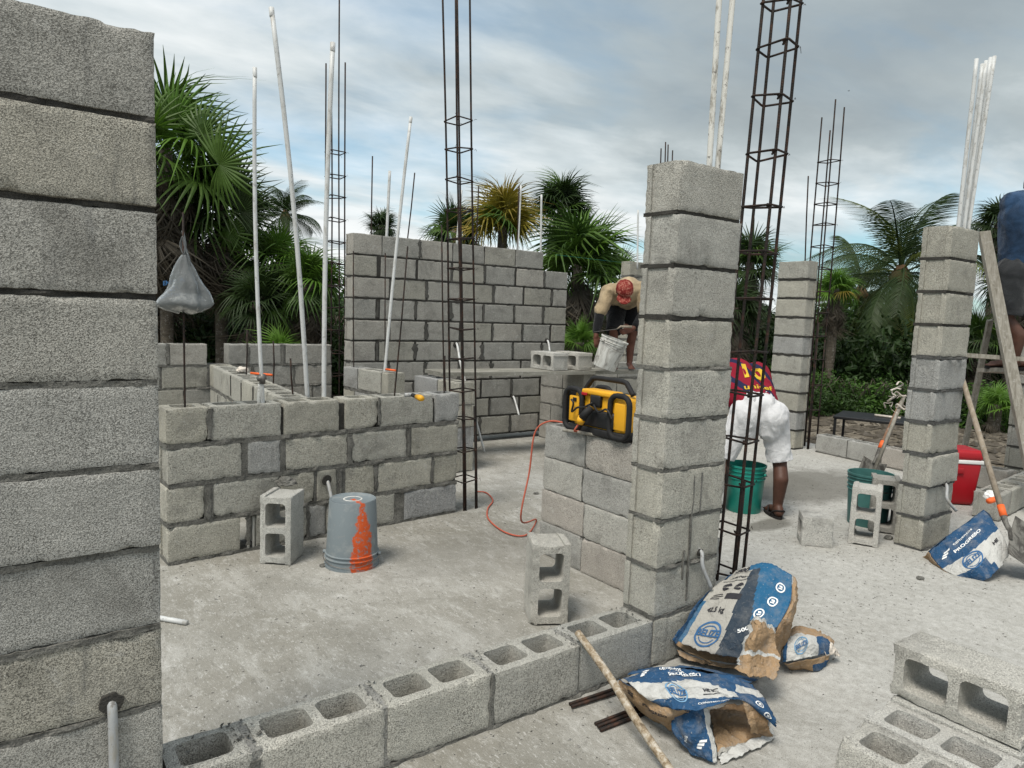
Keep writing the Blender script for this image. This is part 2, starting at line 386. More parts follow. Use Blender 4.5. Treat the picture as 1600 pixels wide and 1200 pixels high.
def paper(name, col, dirt=.35):
    m, t, b = mat(name, .8, .25); v, r = coords(t, rand=False)
    c = mix(t, ramp(t, noise(t, v, 14, 6, .7), [(.48, 0), (.72, dirt)]), col, (.30, .29, .27))
    c = mix(t, ramp(t, noise(t, v, 90, 3, .7), [(.62, 0), (.7, dirt)]), c, (.45, .44, .41))
    lk(t, c, b.inputs['Base Color']); bump(t, b, math_(t, 'ADD', noise(t, v, 30, 4, .6, 1.0), noise(t, v, 90, 3)), .8, .008); return m
M['pblue'] = paper('blue_printed_paper', (.020, .070, .155), .45)
M['pblue2'] = paper('light_blue_printed_paper', (.018, .105, .215), .35)
M['pdark'] = paper('dusty_navy_paper', (.030, .045, .065), .25)
M['pwhite'] = paper('white_printed_paper', (.50, .50, .48), .6)
M['pgrey'] = paper('dusty_white_paper', (.36, .35, .32), .5)
M['kraft'] = paper('kraft_paper', (.33, .22, .125), .5)
M['kraft_dark'] = paper('shade_dark_kraft_paper', (.24, .155, .085), .3)  # darker kraft that paints shade, chiefly in the open bag mouth
M['ink_w'] = simple('white_ink', (.75, .76, .76), .7, .2)
M['ink_k'] = simple('black_ink', (.03, .03, .035), .7, .2)
M['ink_b'] = simple('blue_ink', (.04, .12, .26), .7, .2)
M['ink_g'] = simple('pale_blue_ink', (.16, .30, .45), .7, .2)
def plastic_bag():
    m, t, b = mat('thin_plastic_bag', .35, .5); v, r = coords(t, rand=False)
    b.inputs['Base Color'].default_value = (.27, .285, .29, 1)
    b.inputs['Transmission Weight'].default_value = .55; b.inputs['IOR'].default_value = 1.1
    bump(t, b, math_(t, 'ADD', noise(t, vmul(t, v, (22, 22, 5)), 1, 5), noise(t, v, 30, 4, .6, 1.0)), .7, .008); return m
M['pbag'] = plastic_bag()
def leaf_mat(name, a, bb, tip=None):
    m, t, b = mat(name, .55, .35); v, r = coords(t, rand=True)
    wn = N(t, 'ShaderNodeTexWhiteNoise', noise_dimensions='1D'); lk(t, r, wn.inputs['W'])
    c = mix(t, wn.outputs[0], a, bb)
    c = mix(t, ramp(t, noise(t, v, 3, 4, .6), [(.35, 0), (.7, .5)]), c, tuple(x*1.5 for x in bb))
    if tip:
        g = N(t, 'ShaderNodeTexCoord'); sx = N(t, 'ShaderNodeSeparateXYZ'); lk(t, g.outputs['Object'], sx.inputs[0])
        c = mix(t, ramp(t, sx.outputs[0], [(.55, 0), (1.0, .9)]), c, tip)
    lk(t, c, b.inputs['Base Color'])
    tr = N(t, 'ShaderNodeBsdfTranslucent'); lk(t, c, tr.inputs[0])
    ms = N(t, 'ShaderNodeMixShader'); ms.inputs[0].default_value = .25
    o = t.nodes['Material Output']; lk(t, b.outputs[0], ms.inputs[1]); lk(t, tr.outputs[0], ms.inputs[2]); lk(t, ms.outputs[0], o.inputs[0])
    return m
M['fan'] = leaf_mat('fan_palm_green', (.022, .054, .008), (.056, .108, .014))
M['fan_bright'] = leaf_mat('fan_palm_bright_green', (.050, .12, .012), (.09, .18, .02))
M['fan_dark'] = leaf_mat('fan_palm_dark_green', (.013, .028, .007), (.028, .052, .012))
M['fan_yellow'] = leaf_mat('fan_palm_yellowing', (.14, .13, .015), (.26, .21, .025), (.24, .15, .03))
M['dead'] = leaf_mat('dry_palm_leaf', (.035, .029, .021), (.095, .08, .060))
M['coco'] = leaf_mat('coconut_frond_green', (.015, .032, .009), (.036, .062, .016))
M['coco_y'] = leaf_mat('coconut_frond_yellow_green', (.06, .09, .015), (.11, .13, .025))
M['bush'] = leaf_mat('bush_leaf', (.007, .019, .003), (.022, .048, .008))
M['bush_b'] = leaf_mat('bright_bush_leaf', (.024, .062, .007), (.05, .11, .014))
M['trunk'] = wood_mat('palm_trunk', (.045, .037, .028), (.13, .11, .085), (6, 6, 25))
M['fruit'] = simple('palm_boot_brown', (.12, .07, .035), .8, .2)

# ------------------------------------------------------------------ hollow concrete blocks
BH, BW = .200, .185
_bc = {}
def lines(cuts, res):
    o = []
    for a, b in zip(cuts[:-1], cuts[1:]):
        k = max(1, int(round((b-a)/res))) if res else 1
        o += [a+(b-a)*i/k for i in range(k)]
    return o+[cuts[-1]]
def block_mesh(L, lod, seed, mt, solid=False):
    """hollow block, local x = length, y = width, z = cell axis; lod 2 near, 1 middle, 0 far"""
    key = (round(L, 2), lod, seed, mt, solid)
    if key in _bc: return _bc[key]
    res = {2: .014, 1: .035, 0: None}[lod]
    e = .034; rc = .010 if lod else .0
    nc = 2 if L > .3 else 1
    xs = [0] + ([rc] if rc else [])
    ears = L > .25
    cells = []
    web = .034
    inner = L-2*(rc+web)
    if nc == 2:
        cw = (inner-web)/2; a0 = rc+web
        cells = [(a0, a0+cw), (a0+cw+web, a0+2*cw+web)]
    else: cells = [(rc+web, L-rc-web)]
    if solid: cells = []
    for a, b in cells: xs += [a, b]
    if not cells: xs += [L/2]
    if rc: xs += [L-rc]
    xs += [L]
    ys = [0, e, BW-e, BW]
    if lod == 0: zs = [0, BH]
    else: zs = lines([0, .012, BH-.012, BH], res)
    X = lines(sorted(set(round(q, 5) for q in xs)), res); Y = lines(ys, res); Z = zs
    def empty_(i, j):
        if i < 0 or j < 0 or i >= len(X)-1 or j >= len(Y)-1: return True
        x = (X[i]+X[i+1])/2; y = (Y[j]+Y[j+1])/2
        if e < y < BW-e:
            if rc and ears and (x < rc or x > L-rc): return True
            for a, b in cells:
                if a < x < b: return True
        return False
    vid = {}; vs = []; fs = []
    def vi(i, j, k):
        q = (i, j, k)
        if q not in vid: vid[q] = len(vs); vs.append(Vector((X[i], Y[j], Z[k])))
        return vid[q]
    nz = len(Z)-1
    for i in range(len(X)-1):
        for j in range(len(Y)-1):
            if empty_(i, j): continue
            fs.append((vi(i, j, nz), vi(i+1, j, nz), vi(i+1, j+1, nz), vi(i, j+1, nz)))
            fs.append((vi(i, j, 0), vi(i, j+1, 0), vi(i+1, j+1, 0), vi(i+1, j, 0)))
            for k in range(nz):
                if empty_(i-1, j): fs.append((vi(i, j, k), vi(i, j, k+1), vi(i, j+1, k+1), vi(i, j+1, k)))
                if empty_(i+1, j): fs.append((vi(i+1, j, k), vi(i+1, j+1, k), vi(i+1, j+1, k+1), vi(i+1, j, k+1)))
                if empty_(i, j-1): fs.append((vi(i, j, k), vi(i+1, j, k), vi(i+1, j, k+1), vi(i, j, k+1)))
                if empty_(i, j+1): fs.append((vi(i, j+1, k), vi(i, j+1, k+1), vi(i+1, j+1, k+1), vi(i+1, j+1, k)))
    if lod:
        off = Vector((seed*3.1, seed*7.7, seed*1.3)); C = Vector((L/2, BW/2, BH/2))
        rr_ = random.Random(seed*77+int(L*100)); chips = [(Vector((rr_.choice((0, L)) if rr_.random() < .5 else rr_.uniform(0, L), rr_.choice((0, BW)), rr_.choice((0, BH)))), rr_.uniform(.016, .042)) for _ in range(5)]
        for v in vs:
            p = v.copy()
            dx, dy, dz = min(p.x, L-p.x), min(p.y, BW-p.y), min(p.z, BH-p.z)
            near = sorted((dx, dy, dz)); edge = near[1]
            n1_ = mn.noise_vector(p*38+off)*.0011+mn.noise_vector(p*12+off)*.0012
            if edge < .013 and near[0] < .003:
                ch = .0022+max(0, mn.noise(p*16+off)-.2)*.009+max(0, mn.noise(p*55+off))*.004
                k = (1-edge/.013)
                dvec = Vector((0, 0, 0))
                if dx == near[0] or dx == near[1]: dvec.x = 1 if p.x < L/2 else -1
                if dy == near[0] or dy == near[1]: dvec.y = 1 if p.y < BW/2 else -1
                if dz == near[0] or dz == near[1]: dvec.z = 1 if p.z < BH/2 else -1
                n1_ += dvec*ch*k
            for cp_, cr_ in chips:
                q_ = (p-cp_).length
                if q_ < cr_ and lod == 2: v += (C-p).normalized()*(cr_-q_)*(.32+.35*mn.noise(p*90+off))
            v += n1_
            # rounded cell corners
            for a, b in cells:
                if a-1e-6 <= p.x <= b+1e-6 and e-1e-6 <= p.y <= BW-e+1e-6:
                    cx_, cy_ = (a+b)/2, BW/2; hx, hy = (b-a)/2, BW/2-e; rr = .022
                    ux, uy = p.x-cx_, p.y-cy_
                    ox, oy = abs(ux)-(hx-rr), abs(uy)-(hy-rr)
                    if ox > 0 and oy > 0:
                        q = sqrt(ox*ox+oy*oy)
                        if q > rr: v.x -= math.copysign(ox*(1-rr/q), ux); v.y -= math.copysign(oy*(1-rr/q), uy)
    me = mesh('concrete_block', vs, fs, M[mt], smooth=False)
    if lod == 2: me.polygons.foreach_set('use_smooth', [True]*len(me.polygons)); me.set_sharp_from_angle(angle=radians(38))
    _bc[key] = me; return me
NV = 5
def mortar_strip(mb, p0, ax, ay, L, thick, z0, z1, proud, seed, dens=.012):
    """ragged bed joint: prism along ax from p0, spans ay*thick, heights z0..z1"""
    n = max(3, int(L/dens)); v = []; f = []
    for i in range(n+1):
        x = L*i/n
        a = mn.noise(Vector((x*14+seed, seed, 0)))*.009+mn.noise(Vector((x*50+seed, seed, 3)))*.005+proud
        b = mn.noise(Vector((x*15+seed, seed, 9)))*.007+proud
        a += max(0, mn.noise(Vector((x*11, seed*3, 2)))-.12)*.030
        up = mn.noise(Vector((x*18, seed, 5)))*.007+mn.noise(Vector((x*60, seed, 5)))*.004; dn = mn.noise(Vector((x*17, seed, 7)))*.007+mn.noise(Vector((x*55, seed, 8)))*.004
        zt = z1+.001+max(-.002, up); zb = z0-.001-max(-.002, dn)
        o = p0+ax*x
        zm = (zt+zb)/2
        prof = [(-a*.6, zb), (-a, zm), (-a*.5, zt), (thick+b*.5, zt), (thick+b, zm), (thick+b*.5, zb)]
        for y, z in prof: v.append(o+ay*y+Vector((0, 0, z)))
    for i in range(n):
        for j in range(6):
            a_, b_ = i*6+j, i*6+(j+1) % 6; f.append((a_, a_+6, b_+6, b_))
    f.append(tuple(range(6))); f.append(tuple(n*6+j for j in range(5, -1, -1)))
    mb.add(v, f)
def smear(mb, p0, ax, ay, z0, z1, w, seed, side=0, thick=BW):
    """irregular skin of mortar over a head joint, slightly proud of the face; runs through the joint"""
    n = 7; v = []; f = []
    for i in range(n+1):
        z = z0+(z1-z0)*i/n
        a = w*(.35+1.7*abs(mn.noise(Vector((z*16, seed, 1))))); b = w*(.35+1.7*abs(mn.noise(Vector((z*16, seed, 4)))))
        a = max(.006, a); b = max(.006, b)
        pr = .0025
        for x, y in ((-a, -.0008), (-a*.5, -pr), (b*.5, -pr), (b, -.0008), (b, .004), (-a, .004)): v.append(p0+ax*x+ay*y+Vector((0, 0, z)))
    for i in range(n):
        for j in range(6):
            a_, b_ = i*6+j, i*6+(j+1) % 6; f.append((a_, b_, b_+6, a_+6))
    f.append(tuple(range(5, -1, -1))); f.append(tuple(n*6+j for j in range(6)))
    mb.add(v, f)
def rough_slab(mb, xm, w_, inset, z0, h, seed):
    """head joint filling with uneven faces"""
    n = 9; v = []; f = []
    for i in range(n+1):
        z = z0+.002+(h-.002)*i/n; a = mn.noise(Vector((z*30, seed, 1)))*.004; b = mn.noise(Vector((z*30, seed, 4)))*.004
        for x, y in ((-w_/2, inset+a), (w_/2, inset+a*.5), (w_/2, BW-inset+b), (-w_/2, BW-inset+b*.4)): v.append(Vector((xm+x, y, z)))
    for i in range(n):
        for j in range(4): a_, b_ = i*4+j, i*4+(j+1) % 4; f.append((a_, b_, b_+4, a_+4))
    f.append((3, 2, 1, 0)); k = n*4; m_ = 6; base = len(v)
    # lumpy top
    for i in range(m_+1):
        for j in range(3): v.append(Vector((xm-w_/2+w_*j/2, inset+(BW-2*inset)*i/m_, z0+h+mn.noise(Vector((i*1.3, j*1.1, seed)))*.005)))
    for i in range(m_):
        for j in range(2): a_ = base+i*3+j; f.append((a_, a_+1, a_+4, a_+3))
    mb.add(v, f)
def wall(name, label, cat, org, ang, rows, pitch, z0=0, lod=1, mt='block', mo='mortar', bedp=-.004, smears=0, smw=(.010, .026), sm='mortar_dark', group=None, mdark=None, jitter=.002, flushfill=False, bed=True):
    """rows: list from the bottom, each a list of (start, length) in metres along the wall"""
    org = Vector((org[0], org[1], 0)); c, s = cos(ang), sin(ang)
    ax = Vector((c, s, 0)); ay = Vector((-s, c, 0))
    root = empty(name, org, label, cat, group, ang)
    gap = pitch-BH
    X = Vector((1, 0, 0)); Y = Vector((0, 1, 0))
    mb = MB(); md = MB(); ms = MB(); ml = MB()
    for r, row in enumerate(rows):
        zb = z0+r*pitch+gap*.75
        jy_ = rnd(-1, 1)*jitter*1.5
        for k, (s0, L) in enumerate(row):
            nom = .4 if L > .33 else (.3 if L > .26 else .2)
            top = (r == len(rows)-1) or lod == 2
            me = block_mesh(nom, lod, random.randrange(NV), mt)
            o = obj('concrete_block', me, root)
            o.scale = (L/nom, 1, 1)
            jx, jy = 0, jy_+rnd(-1, 1)*jitter
            if lod and random.random() < .5:   # turned end for end
                o.location = (s0+L, BW+jy, zb); o.rotation_euler = (0, 0, pi+rnd(-.004, .004))
            else: o.location = (s0, jy, zb); o.rotation_euler = (0, 0, rnd(-.004, .004))
            if k+1 < len(row):
                g = row[k+1][0]-(s0+L); xm = s0+L+g/2
                if .004 < g < .09:
                    top_ = r == len(rows)-1 and name == 'partition_wall'  # top course gaps are open; the dark fill paints their shade
                    tgt_ = ml if flushfill else (md if (top_ or (mdark is not None and r in mdark)) else mb)
                    rough_slab(tgt_, xm, g+.004 if not flushfill else g+.03, .018 if top_ else (.006 if g < .03 else .002), zb, BH-(.03 if top_ else .003), random.random()*50)
                if smears and g > -.01 and random.random() < smears:
                    smear(ms, Vector((xm, jy-.001, 0)), X, Y, zb+rnd(-.01, .03), zb+BH+rnd(-.03, .004), rnd(*smw), random.random()*50)
        if row and bed and gap > .003:
            a = min(q[0] for q in row); b = max(q[0]+q[1] for q in row)
            tgt = md if (mdark is not None and r in mdark) else mb
            mortar_strip(md if False else tgt, Vector((a+.004, .010 if (tgt is md and lod == 2) else .0, 0)), X, Y, b-a-.008, BW, z0+r*pitch-gap*.25-.001, zb+.001, bedp, random.random()*90)
    if ml.f: ml.build('mortar_joints', M['mortar_light'], root)
    if mb.f: mb.build('mortar_joints', M[mo], root)
    if md.f: md.build('mortar_joints', M['mortar_dark'], root)
    if ms.f: ms.build('mortar_smears', M[sm], root)
    return root

# ================================================================== SETTING
slabm = MB()
def grid_sheet(name, x0, x1, y0, y1, nx, ny, zf, mt):
    v = []; f = []
    for j in range(ny+1):
        for i in range(nx+1):
            x = x0+(x1-x0)*i/nx; y = y0+(y1-y0)*j/ny; v.append((x, y, zf(x, y)))
    for j in range(ny):
        for i in range(nx): a = j*(nx+1)+i; f.append((a, a+1, a+nx+2, a+nx+1))
    o = obj(name, mesh(name, v, f, M[mt], True)); return tag(o, kind='structure')
# concrete slab with a real edge
sl = MB(); sl.box((2.15, 2.3, -.10), (12.1, 10.6, .20)); 
o = sl.build('concrete_floor', M['slab']); tag(o, kind='structure')
def dz(x, y):
    d = max(0, max(x-8.2, -x-3.9, y-7.6, -y-3.0))
    return -.12+min(.10, d*.05)*mn.noise(Vector((x*.6, y*.6, 0)))*1.5+.03*mn.noise(Vector((x*2.5, y*2.5, 4)))-.0
grid_sheet('dirt_ground', -16, 34, -14, 36, 160, 160, dz, 'dirt')
go = MB(); go.box((0, 0, -.45), (900, 900, .2)); o = go.build('far_ground', M['dirt']); tag(o, kind='structure')

# ================================================================== WALLS
u0, v0, cP = 2.208, 1.9348, .2114
# left pillar: one block per course in plane with the low wall
wall('block_pillar', 'tall grey block pillar filling the left edge of the view, closest to the camera', 'pillar', (u0-2.28, v0), 0, [[(0, .4)]]*10, cP, 0, 2, 'block_near', 'mortar', -.003, mdark={7, 8, 9}, jitter=.003)
# low wall, first course between the two near pillars
low = [(-2.70, .4), (-2.29+.02, .235), (-2.03, .385), (-1.633, .395), (-1.225, .40), (-.815, .40), (-.405, .40), (0.003, .40)]
low = [(-2.46, .405), (-2.05, .405), (-1.638, .403), (-1.228, .405), (-.818, .405), (-.408, .405), (0.003, .40)]
LW = wall('low_block_wall', 'single course of hollow blocks with open cells running along the floor to the near pillar', 'wall', (u0, v0), 0, [low], cP, 0, 2, 'block', 'mortar', -.002, smears=.5, sm='mortar', flushfill=True)
# near centre pillar on the low wall's last block
cp = wall('block_pillar', 'tall pillar of nine stacked blocks in the centre with two pipes on top', 'pillar', (u0, v0), 0, [[(0.0, .405)]]*9, cP, cP, 2, 'block', 'mortar', -.002, mdark={6, 7, 8}, jitter=.004)
def drips(root, rootloc, specs, mt='stain'):
    ms = MB()
    for xa, ya, yb, w_ in specs:
        a = V(xa, ya, v0).x-rootloc[0]; za = V(xa, ya, v0).z; zb = V(xa, yb, v0).z
        n = 18; v = []; f = []
        for i in range(n+1):
            z = za+(zb-za)*i/n; k_ = w_*(.6+1.0*abs(mn.noise(Vector((z*22, xa, 1)))))*(1 if i < n-3 else (n-i)/4+.1); sh_ = .006*mn.noise(Vector((z*9, xa, 4)))
            for x, y in ((-k_, -.0052), (-k_*.5, -.0068), (k_*.5, -.0068), (k_, -.0052), (k_*.9, .004), (-k_*.9, .004)): v.append(Vector((a+x+sh_, y, z)))
        for i in range(n):
            for j in range(6): a_, b_ = i*6+j, i*6+(j+1) % 6; f.append((a_, a_+6, b_+6, b_))
        ms.add(v, f)
    ms.build('mortar_drips', M[mt], root)
drips(cp, (u0, v0), [(1084, 742, 935, .0055), (1096, 738, 800, .010), (1068, 860, 905, .004)], 'mortar')
cf = MB()  # dark sheets added in the block cells to deepen their shade
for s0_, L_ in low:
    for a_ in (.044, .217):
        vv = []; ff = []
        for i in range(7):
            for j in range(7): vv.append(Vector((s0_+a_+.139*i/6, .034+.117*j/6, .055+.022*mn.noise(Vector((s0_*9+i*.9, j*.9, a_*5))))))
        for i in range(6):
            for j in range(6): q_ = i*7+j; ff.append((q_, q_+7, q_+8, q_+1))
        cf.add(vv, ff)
cf.build('cell_shade_fill', M['mortar_dark'], LW)
rs_ = MB(); random.seed(11)
for k in range(150):
    xx = random.choice((rnd(-2.1, -1.72), rnd(-1.70, -1.60), rnd(-1.26, -1.20), rnd(-.85, -.78), rnd(-.44, -.36), rnd(-.1, .0))); r_ = rnd(.003, .011 if xx < -1.6 else .007)
    c_ = Vector((xx, rnd(.004, .18), cP+r_*.4-.001)); vv = [c_+Vector((rnd(-1, 1), rnd(-1, 1), rnd(-.6, .8)))*r_ for _ in range(6)]
    rs_.add(vv, [(0, 1, 2), (0, 2, 3), (0, 3, 4), (1, 2, 5), (2, 3, 5), (3, 4, 5), (4, 1, 5), (0, 4, 1)])
ob_ = rs_.build('mortar_crumbs', M['mortar'], LW); ob_['kind'] = 'stuff'
# dry-stacked short wall that carries the power station
GU = 2.705
wall('short_block_wall', 'four course dry stacked block wall carrying the yellow power station', 'wall', (GU, 3.335), -pi/2,
     [[(0.0, .39), (.395, .40), (.80, .40)], [(0, .39), (.395, .40), (.80, .40)], [(0, .36), (.365, .40), (.77, .4)], [(0, .375), (.382, .41), (.797, .40)]], .2015, 0, 2, 'block_pink', 'mortar', -.01, jitter=.006)
# mid wall
A_ = Vector((.7347, 4.1749)); ang = radians(4.07)
wall('partition_wall', 'four course wall of mixed grey and beige blocks behind the upturned grey bucket', 'wall', A_, ang,
     [[(.004, .40), (.50, .32), (.83, .11), (.949, .50), (1.525, .443)],
      [(0, .203), (.249, .39), (.645, .22), (.882, .135), (1.075, .215), (1.315, .432), (1.763, .207)],
      [(.008, .404), (.445, .20), (.675, .413), (1.122, .413), (1.571, .40)],
      [(0, .223), (.237, .412), (.666, .362), (1.072, .233), (1.325, .422), (1.764, .21)]], .2224, 0, 2, 'block_warm', 'mortar', -.001, smears=.55, sm='mortar')
# cross wall running back from the mid wall
CROSS_A = Vector((1.79, 6.93)); 
cr_rows = []
for r in range(4):
    row = []; x = -(.2 if r % 2 else 0.0)
    if r % 2: row.append((0, .2)); x = .212
    else: x = 0
    while x < 2.5: row.append((x, min(.395, 2.585-x))); x += .408
    row = [q for q in row if q[1] > .12]
    cr_rows.append(row)
cdir = atan2(4.40-6.93, 1.47-1.79)
wall('cross_wall', 'low block wall running back from the partition with open cells on top and pipes in it', 'wall', (1.62, 7.02), atan2(4.42-7.02, 1.44-1.62), cr_rows, .2224, 0, 1, 'block_warm', 'mortar', -.002, smears=.2)
# back wall of the small room, with a gap in its fifth course
br = []
for r in range(5):
    x = .0 if r % 2 else -.2; row = []
    while x < 3.0:
        row.append((x, .40)); x += .4125
    br.append(row)
br[4] = [(.44, .33), (.785, .345), (1.91-.62, .24), (1.54, .40), (1.95, .22), (2.18, .0)][:5]
br = [[(a, b) for a, b in r if a >= -.2 and a+b < 2.25] for r in br]
# top course measured from the photograph
def us(x, y, v): return V(x, y, v).x
BV = 7.12
row5 = [(us(205, 560, BV), us(262, 560, BV)), (us(265, 560, BV), us(325, 560, BV)), (us(357, 560, BV), us(388, 560, BV)), (us(389, 560, BV), us(440, 560, BV)), (us(446, 560, BV), us(519, 560, BV))]
ox = us(150, 560, BV)
rows5 = []
R_end = row5[-1][1]
for r in range(4):
    row = []; x = R_end
    if r % 2 == 0: row.append((x-.2-ox, .2)); x -= .212
    while x-.4 > ox-.4: row.append((x-.4-ox, .4)); x -= .412
    rows5.append(row[::-1])
rows5.append([(a-ox, b-a-.006) for a, b in row5])
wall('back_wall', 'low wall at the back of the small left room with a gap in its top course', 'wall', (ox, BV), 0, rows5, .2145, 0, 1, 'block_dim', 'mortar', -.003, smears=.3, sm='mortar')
# stub wall left of the far wall
wall('stub_wall', 'short low wall stub with a white pipe in its end, left of the tall far wall', 'wall', (2.78, 6.62), atan2(-.76, .10), 
     [[(0, .2), (.21, .4), (.62, .18)], [(0, .39), (.40, .39)], [(0, .2), (.21, .4), (.62, .18)], [(0, .26), (.27, .4), (.68, .11)]], .2224, 0, 1, 'block_warm', 'mortar', -.003)
# far wall
fr = []
for r in range(10):
    row = []
    x = 0.0
    if r % 2 == 0: row.append((0, .26)); x = .30
    else: x = 0
    while x < 2.7:
        L = min(.40, 2.77-x)
        if L > .12: row.append((x, L))
        x += .425
    fr.append(row)
fr[9] = [(0.0, .31), (.315, .425), (.745, .395), (1.145, .405), (1.555, .42), (1.98, .40)]
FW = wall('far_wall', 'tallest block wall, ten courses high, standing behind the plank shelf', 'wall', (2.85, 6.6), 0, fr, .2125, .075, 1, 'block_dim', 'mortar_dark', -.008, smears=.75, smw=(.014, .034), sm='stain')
# supports under the plank
wall('support_pier', 'low wall stub carrying the left end of the plank', 'wall', (3.32, 6.15), atan2(-.78, .05), [[(0, .4), (.41, .35)]]*4, .2075, 0, 1, 'block_warm', 'mortar', -.006)
wall('support_pier', 'short cross wall under the middle of the plank against the far wall', 'wall', (5.26, 6.59), -pi/2, [[(0, .4), (.41, .36)], [(0, .2), (.21, .4), (.62, .15)], [(0, .4), (.41, .36)], [(0, .39), (.41, .36)]], .209, 0, 1, 'block_dim', 'mortar', -.006)
# wall on which the bent mason stands, hidden mostly by the centre pillar
wall('back_wall', 'low wall behind the bent mason, reaching right from the far wall', 'wall', (5.75, 6.62), 0, [[(0, .4), (.412, .4), (.824, .4), (1.236, .4), (1.648, .4)]]*4, .2224, 0, 1, 'block_dim', 'mortar', -.004)
P = D(985, 407, 10.2)
wall('block_pillar', 'slim far pillar top just left of the centre pillar behind the mason', 'pillar', (P.x, P.y), 0, [[(0, .4)]]*int((P.z)/.213), P.z/int(P.z/.213), 0, 1, 'block_warm', 'mortar', -.004)
# pillar 3 (behind the man in white shorts)
wall('block_pillar', 'block pillar behind the man in white shorts, beside a rusty rebar cage', 'pillar', (7.56, 5.03), atan2(-.40, -.02), [[(0, .4)]]*10, .2205, 0, 1, 'block_warm', 'mortar_dark', -.008, jitter=.004)
# pillar 4 (right)
wall('block_pillar', 'leaning rough block pillar at right with a bundle of white pipes on top', 'pillar', (4.94, 2.055), 0, [[(0, .41)]]*10, .2145, 0, 2, 'block_warm', 'mortar_wet', -.002, mdark={8, 9, 7}, jitter=.006)
# low course behind on the right
wall('low_block_wall', 'single course of pale hollow blocks on the slab between the rear pillar and the black table', 'wall', (7.68, 4.45), atan2(-1.0, -.13), [[(0, .4), (.41, .4), (.82, .4), (1.23, .4), (1.64, .4)]], .212, 0, 1, 'block_pink', 'mortar', -.003)
wall('low_block_wall', 'single course of pale hollow blocks beside the red cooler at the right edge', 'wall', (6.28, 2.08), atan2(.04, .5), [[(0, .30), (.31, .4), (.72, .4), (1.13, .4), (1.54, .4)]], .212, 0, 1, 'block', 'mortar', -.003, smears=.5)
P = G(1572, 742)
wall('block_pillar', 'block pillar at the right edge seen behind the wooden ladder', 'pillar', (8.45, 2.62), 0, [[(0, .4)]]*7, .215, -.13, 1, 'block_dim', 'mortar_dark', -.006)

# ================================================================== LOOSE BLOCKS
Z = Vector((0, 0, 1))
def loose(label, origin, ax, ay, az, L=.4, lod=2, seed=0, mt='block', group=None):
    o = obj('hollow_block', block_mesh(L, lod, seed, mt)); frame(o, Vector(origin), Vector(ax), Vector(ay), Vector(az))
    return tag(o, label, 'block', group)
def unit(x, y): q = Vector((x, y, 0)); return q.normalized()
a = unit(.756, -.655); q = G(405, 881); loose('hollow block stood on end left of the grey bucket, a lump of mortar on top', q, Z, a, Z.cross(a), .4, 2, 1, 'block_light')
a = unit(.88, -.47); q = G(828, 979); loose('hollow block stood on end on the floor just left of the centre pillar', q, Z, a, Z.cross(a), .4, 2, 2, 'block_light')
a = unit(.76, .65); q = G(1251, 852); bx_ = Vector((.65, -.76, 0)).normalized(); loose('half block lying on its side alone in front of the green bucket', q+bx_*.2, Z, a, Z.cross(a), .2, 2, 3, 'block_light')
a = unit(.43, -.9); q = G(1324, 849); loose('hollow block stood on end at right, its two cells open to the green bucket behind', q, Z, a, Z.cross(a), .4, 2, 4, 'block_light')
a = unit(.5, -.86); q = G(1356, 838)+Vector((.12, .06, 0)); loose('grimy hollow block stood on end between the open celled block and the leaning pillar', q, Z, a, Z.cross(a), .4, 2, 0, 'block_dim')
# stack at lower right
q = Vector((2.10, 1.06, 0)); X_ = Vector((0, -1, 0)); Y_ = Vector((1, 0, 0))
loose('cells up hollow block at lower right, outermost of the pair beside the floor', (2.08, 1.055, 0), X_, Y_, Z, .4, 2, 1, 'block_light', None)
loose('cells up hollow block at lower right touching the one on its side', (2.275, 1.075, 0), X_, Y_, Z, .4, 2, 3, 'block_light', None)
loose('hollow block cut by the bottom edge, in line with the outermost block', (2.08, .645, 0), X_, Y_, Z, .4, 2, 2, 'block_light', None)
loose('hollow block near the lower right corner, in line with the inner block', (2.275, .665, 0), X_, Y_, Z, .4, 2, 4, 'block_light', None)
loose('hollow block hidden under the block that lies on its side', (2.475, 1.09, 0), X_, Y_, Z, .4, 2, 0, 'block_light', None)
loose('hollow block lying on its side with cells facing the camera, topmost at lower right', (2.695, 1.10, .203), X_, Z, X_.cross(Z), .4, 2, 2, 'block_light', None)
# two blocks on the plank
PZ = .885
for k, (x, y, lab) in enumerate(((788, 569, 'hollow block on its side on the plank, left one of two'), (850, 572, 'hollow block on its side on the plank, right one nearer the mason'))):
    p = G(x, y, PZ); loose(lab, (p.x+.2, 6.10-.02*k, PZ+.003), Vector((0, -1, 0)), Z, Vector((-1, 0, 0)), .4, 1, k, 'block_light')
# mortar lump on block A
def lump(name, c, r, mt, label, cat, seed=0, sub=3, parent=None):
    bm = bmesh.new(); bmesh.ops.create_icosphere(bm, subdivisions=sub, radius=1)
    for v in bm.verts:
        n = mn.noise(v.co*1.6+Vector((seed, 0, 0)))*.35+mn.noise(v.co*4+Vector((seed, 3, 0)))*.16
        v.co = v.co*(1+n); v.co.z = max(v.co.z, -.55)
        v.co.x *= r[0]; v.co.y *= r[1]; v.co.z *= r[2]
    me = bpy.data.meshes.new(name); bm.to_mesh(me); bm.free(); me.materials.append(M[mt])
    o = obj(name, me, parent, c)
    if label: tag(o, label, cat)
    return o
q = G(447, 755, .41); lump('mortar_lump', Vector((q.x, q.y, .415)), (.065, .05, .022), 'mortar', 'flat lump of set mortar on the block standing on end', 'mortar lump', 3)
lump('mortar_lump', Vector((q.x-.005, q.y, .438)), (.035, .03, .015), 'mortar', 'small crumb of mortar piled on the flat mortar lump', 'mortar lump', 5)

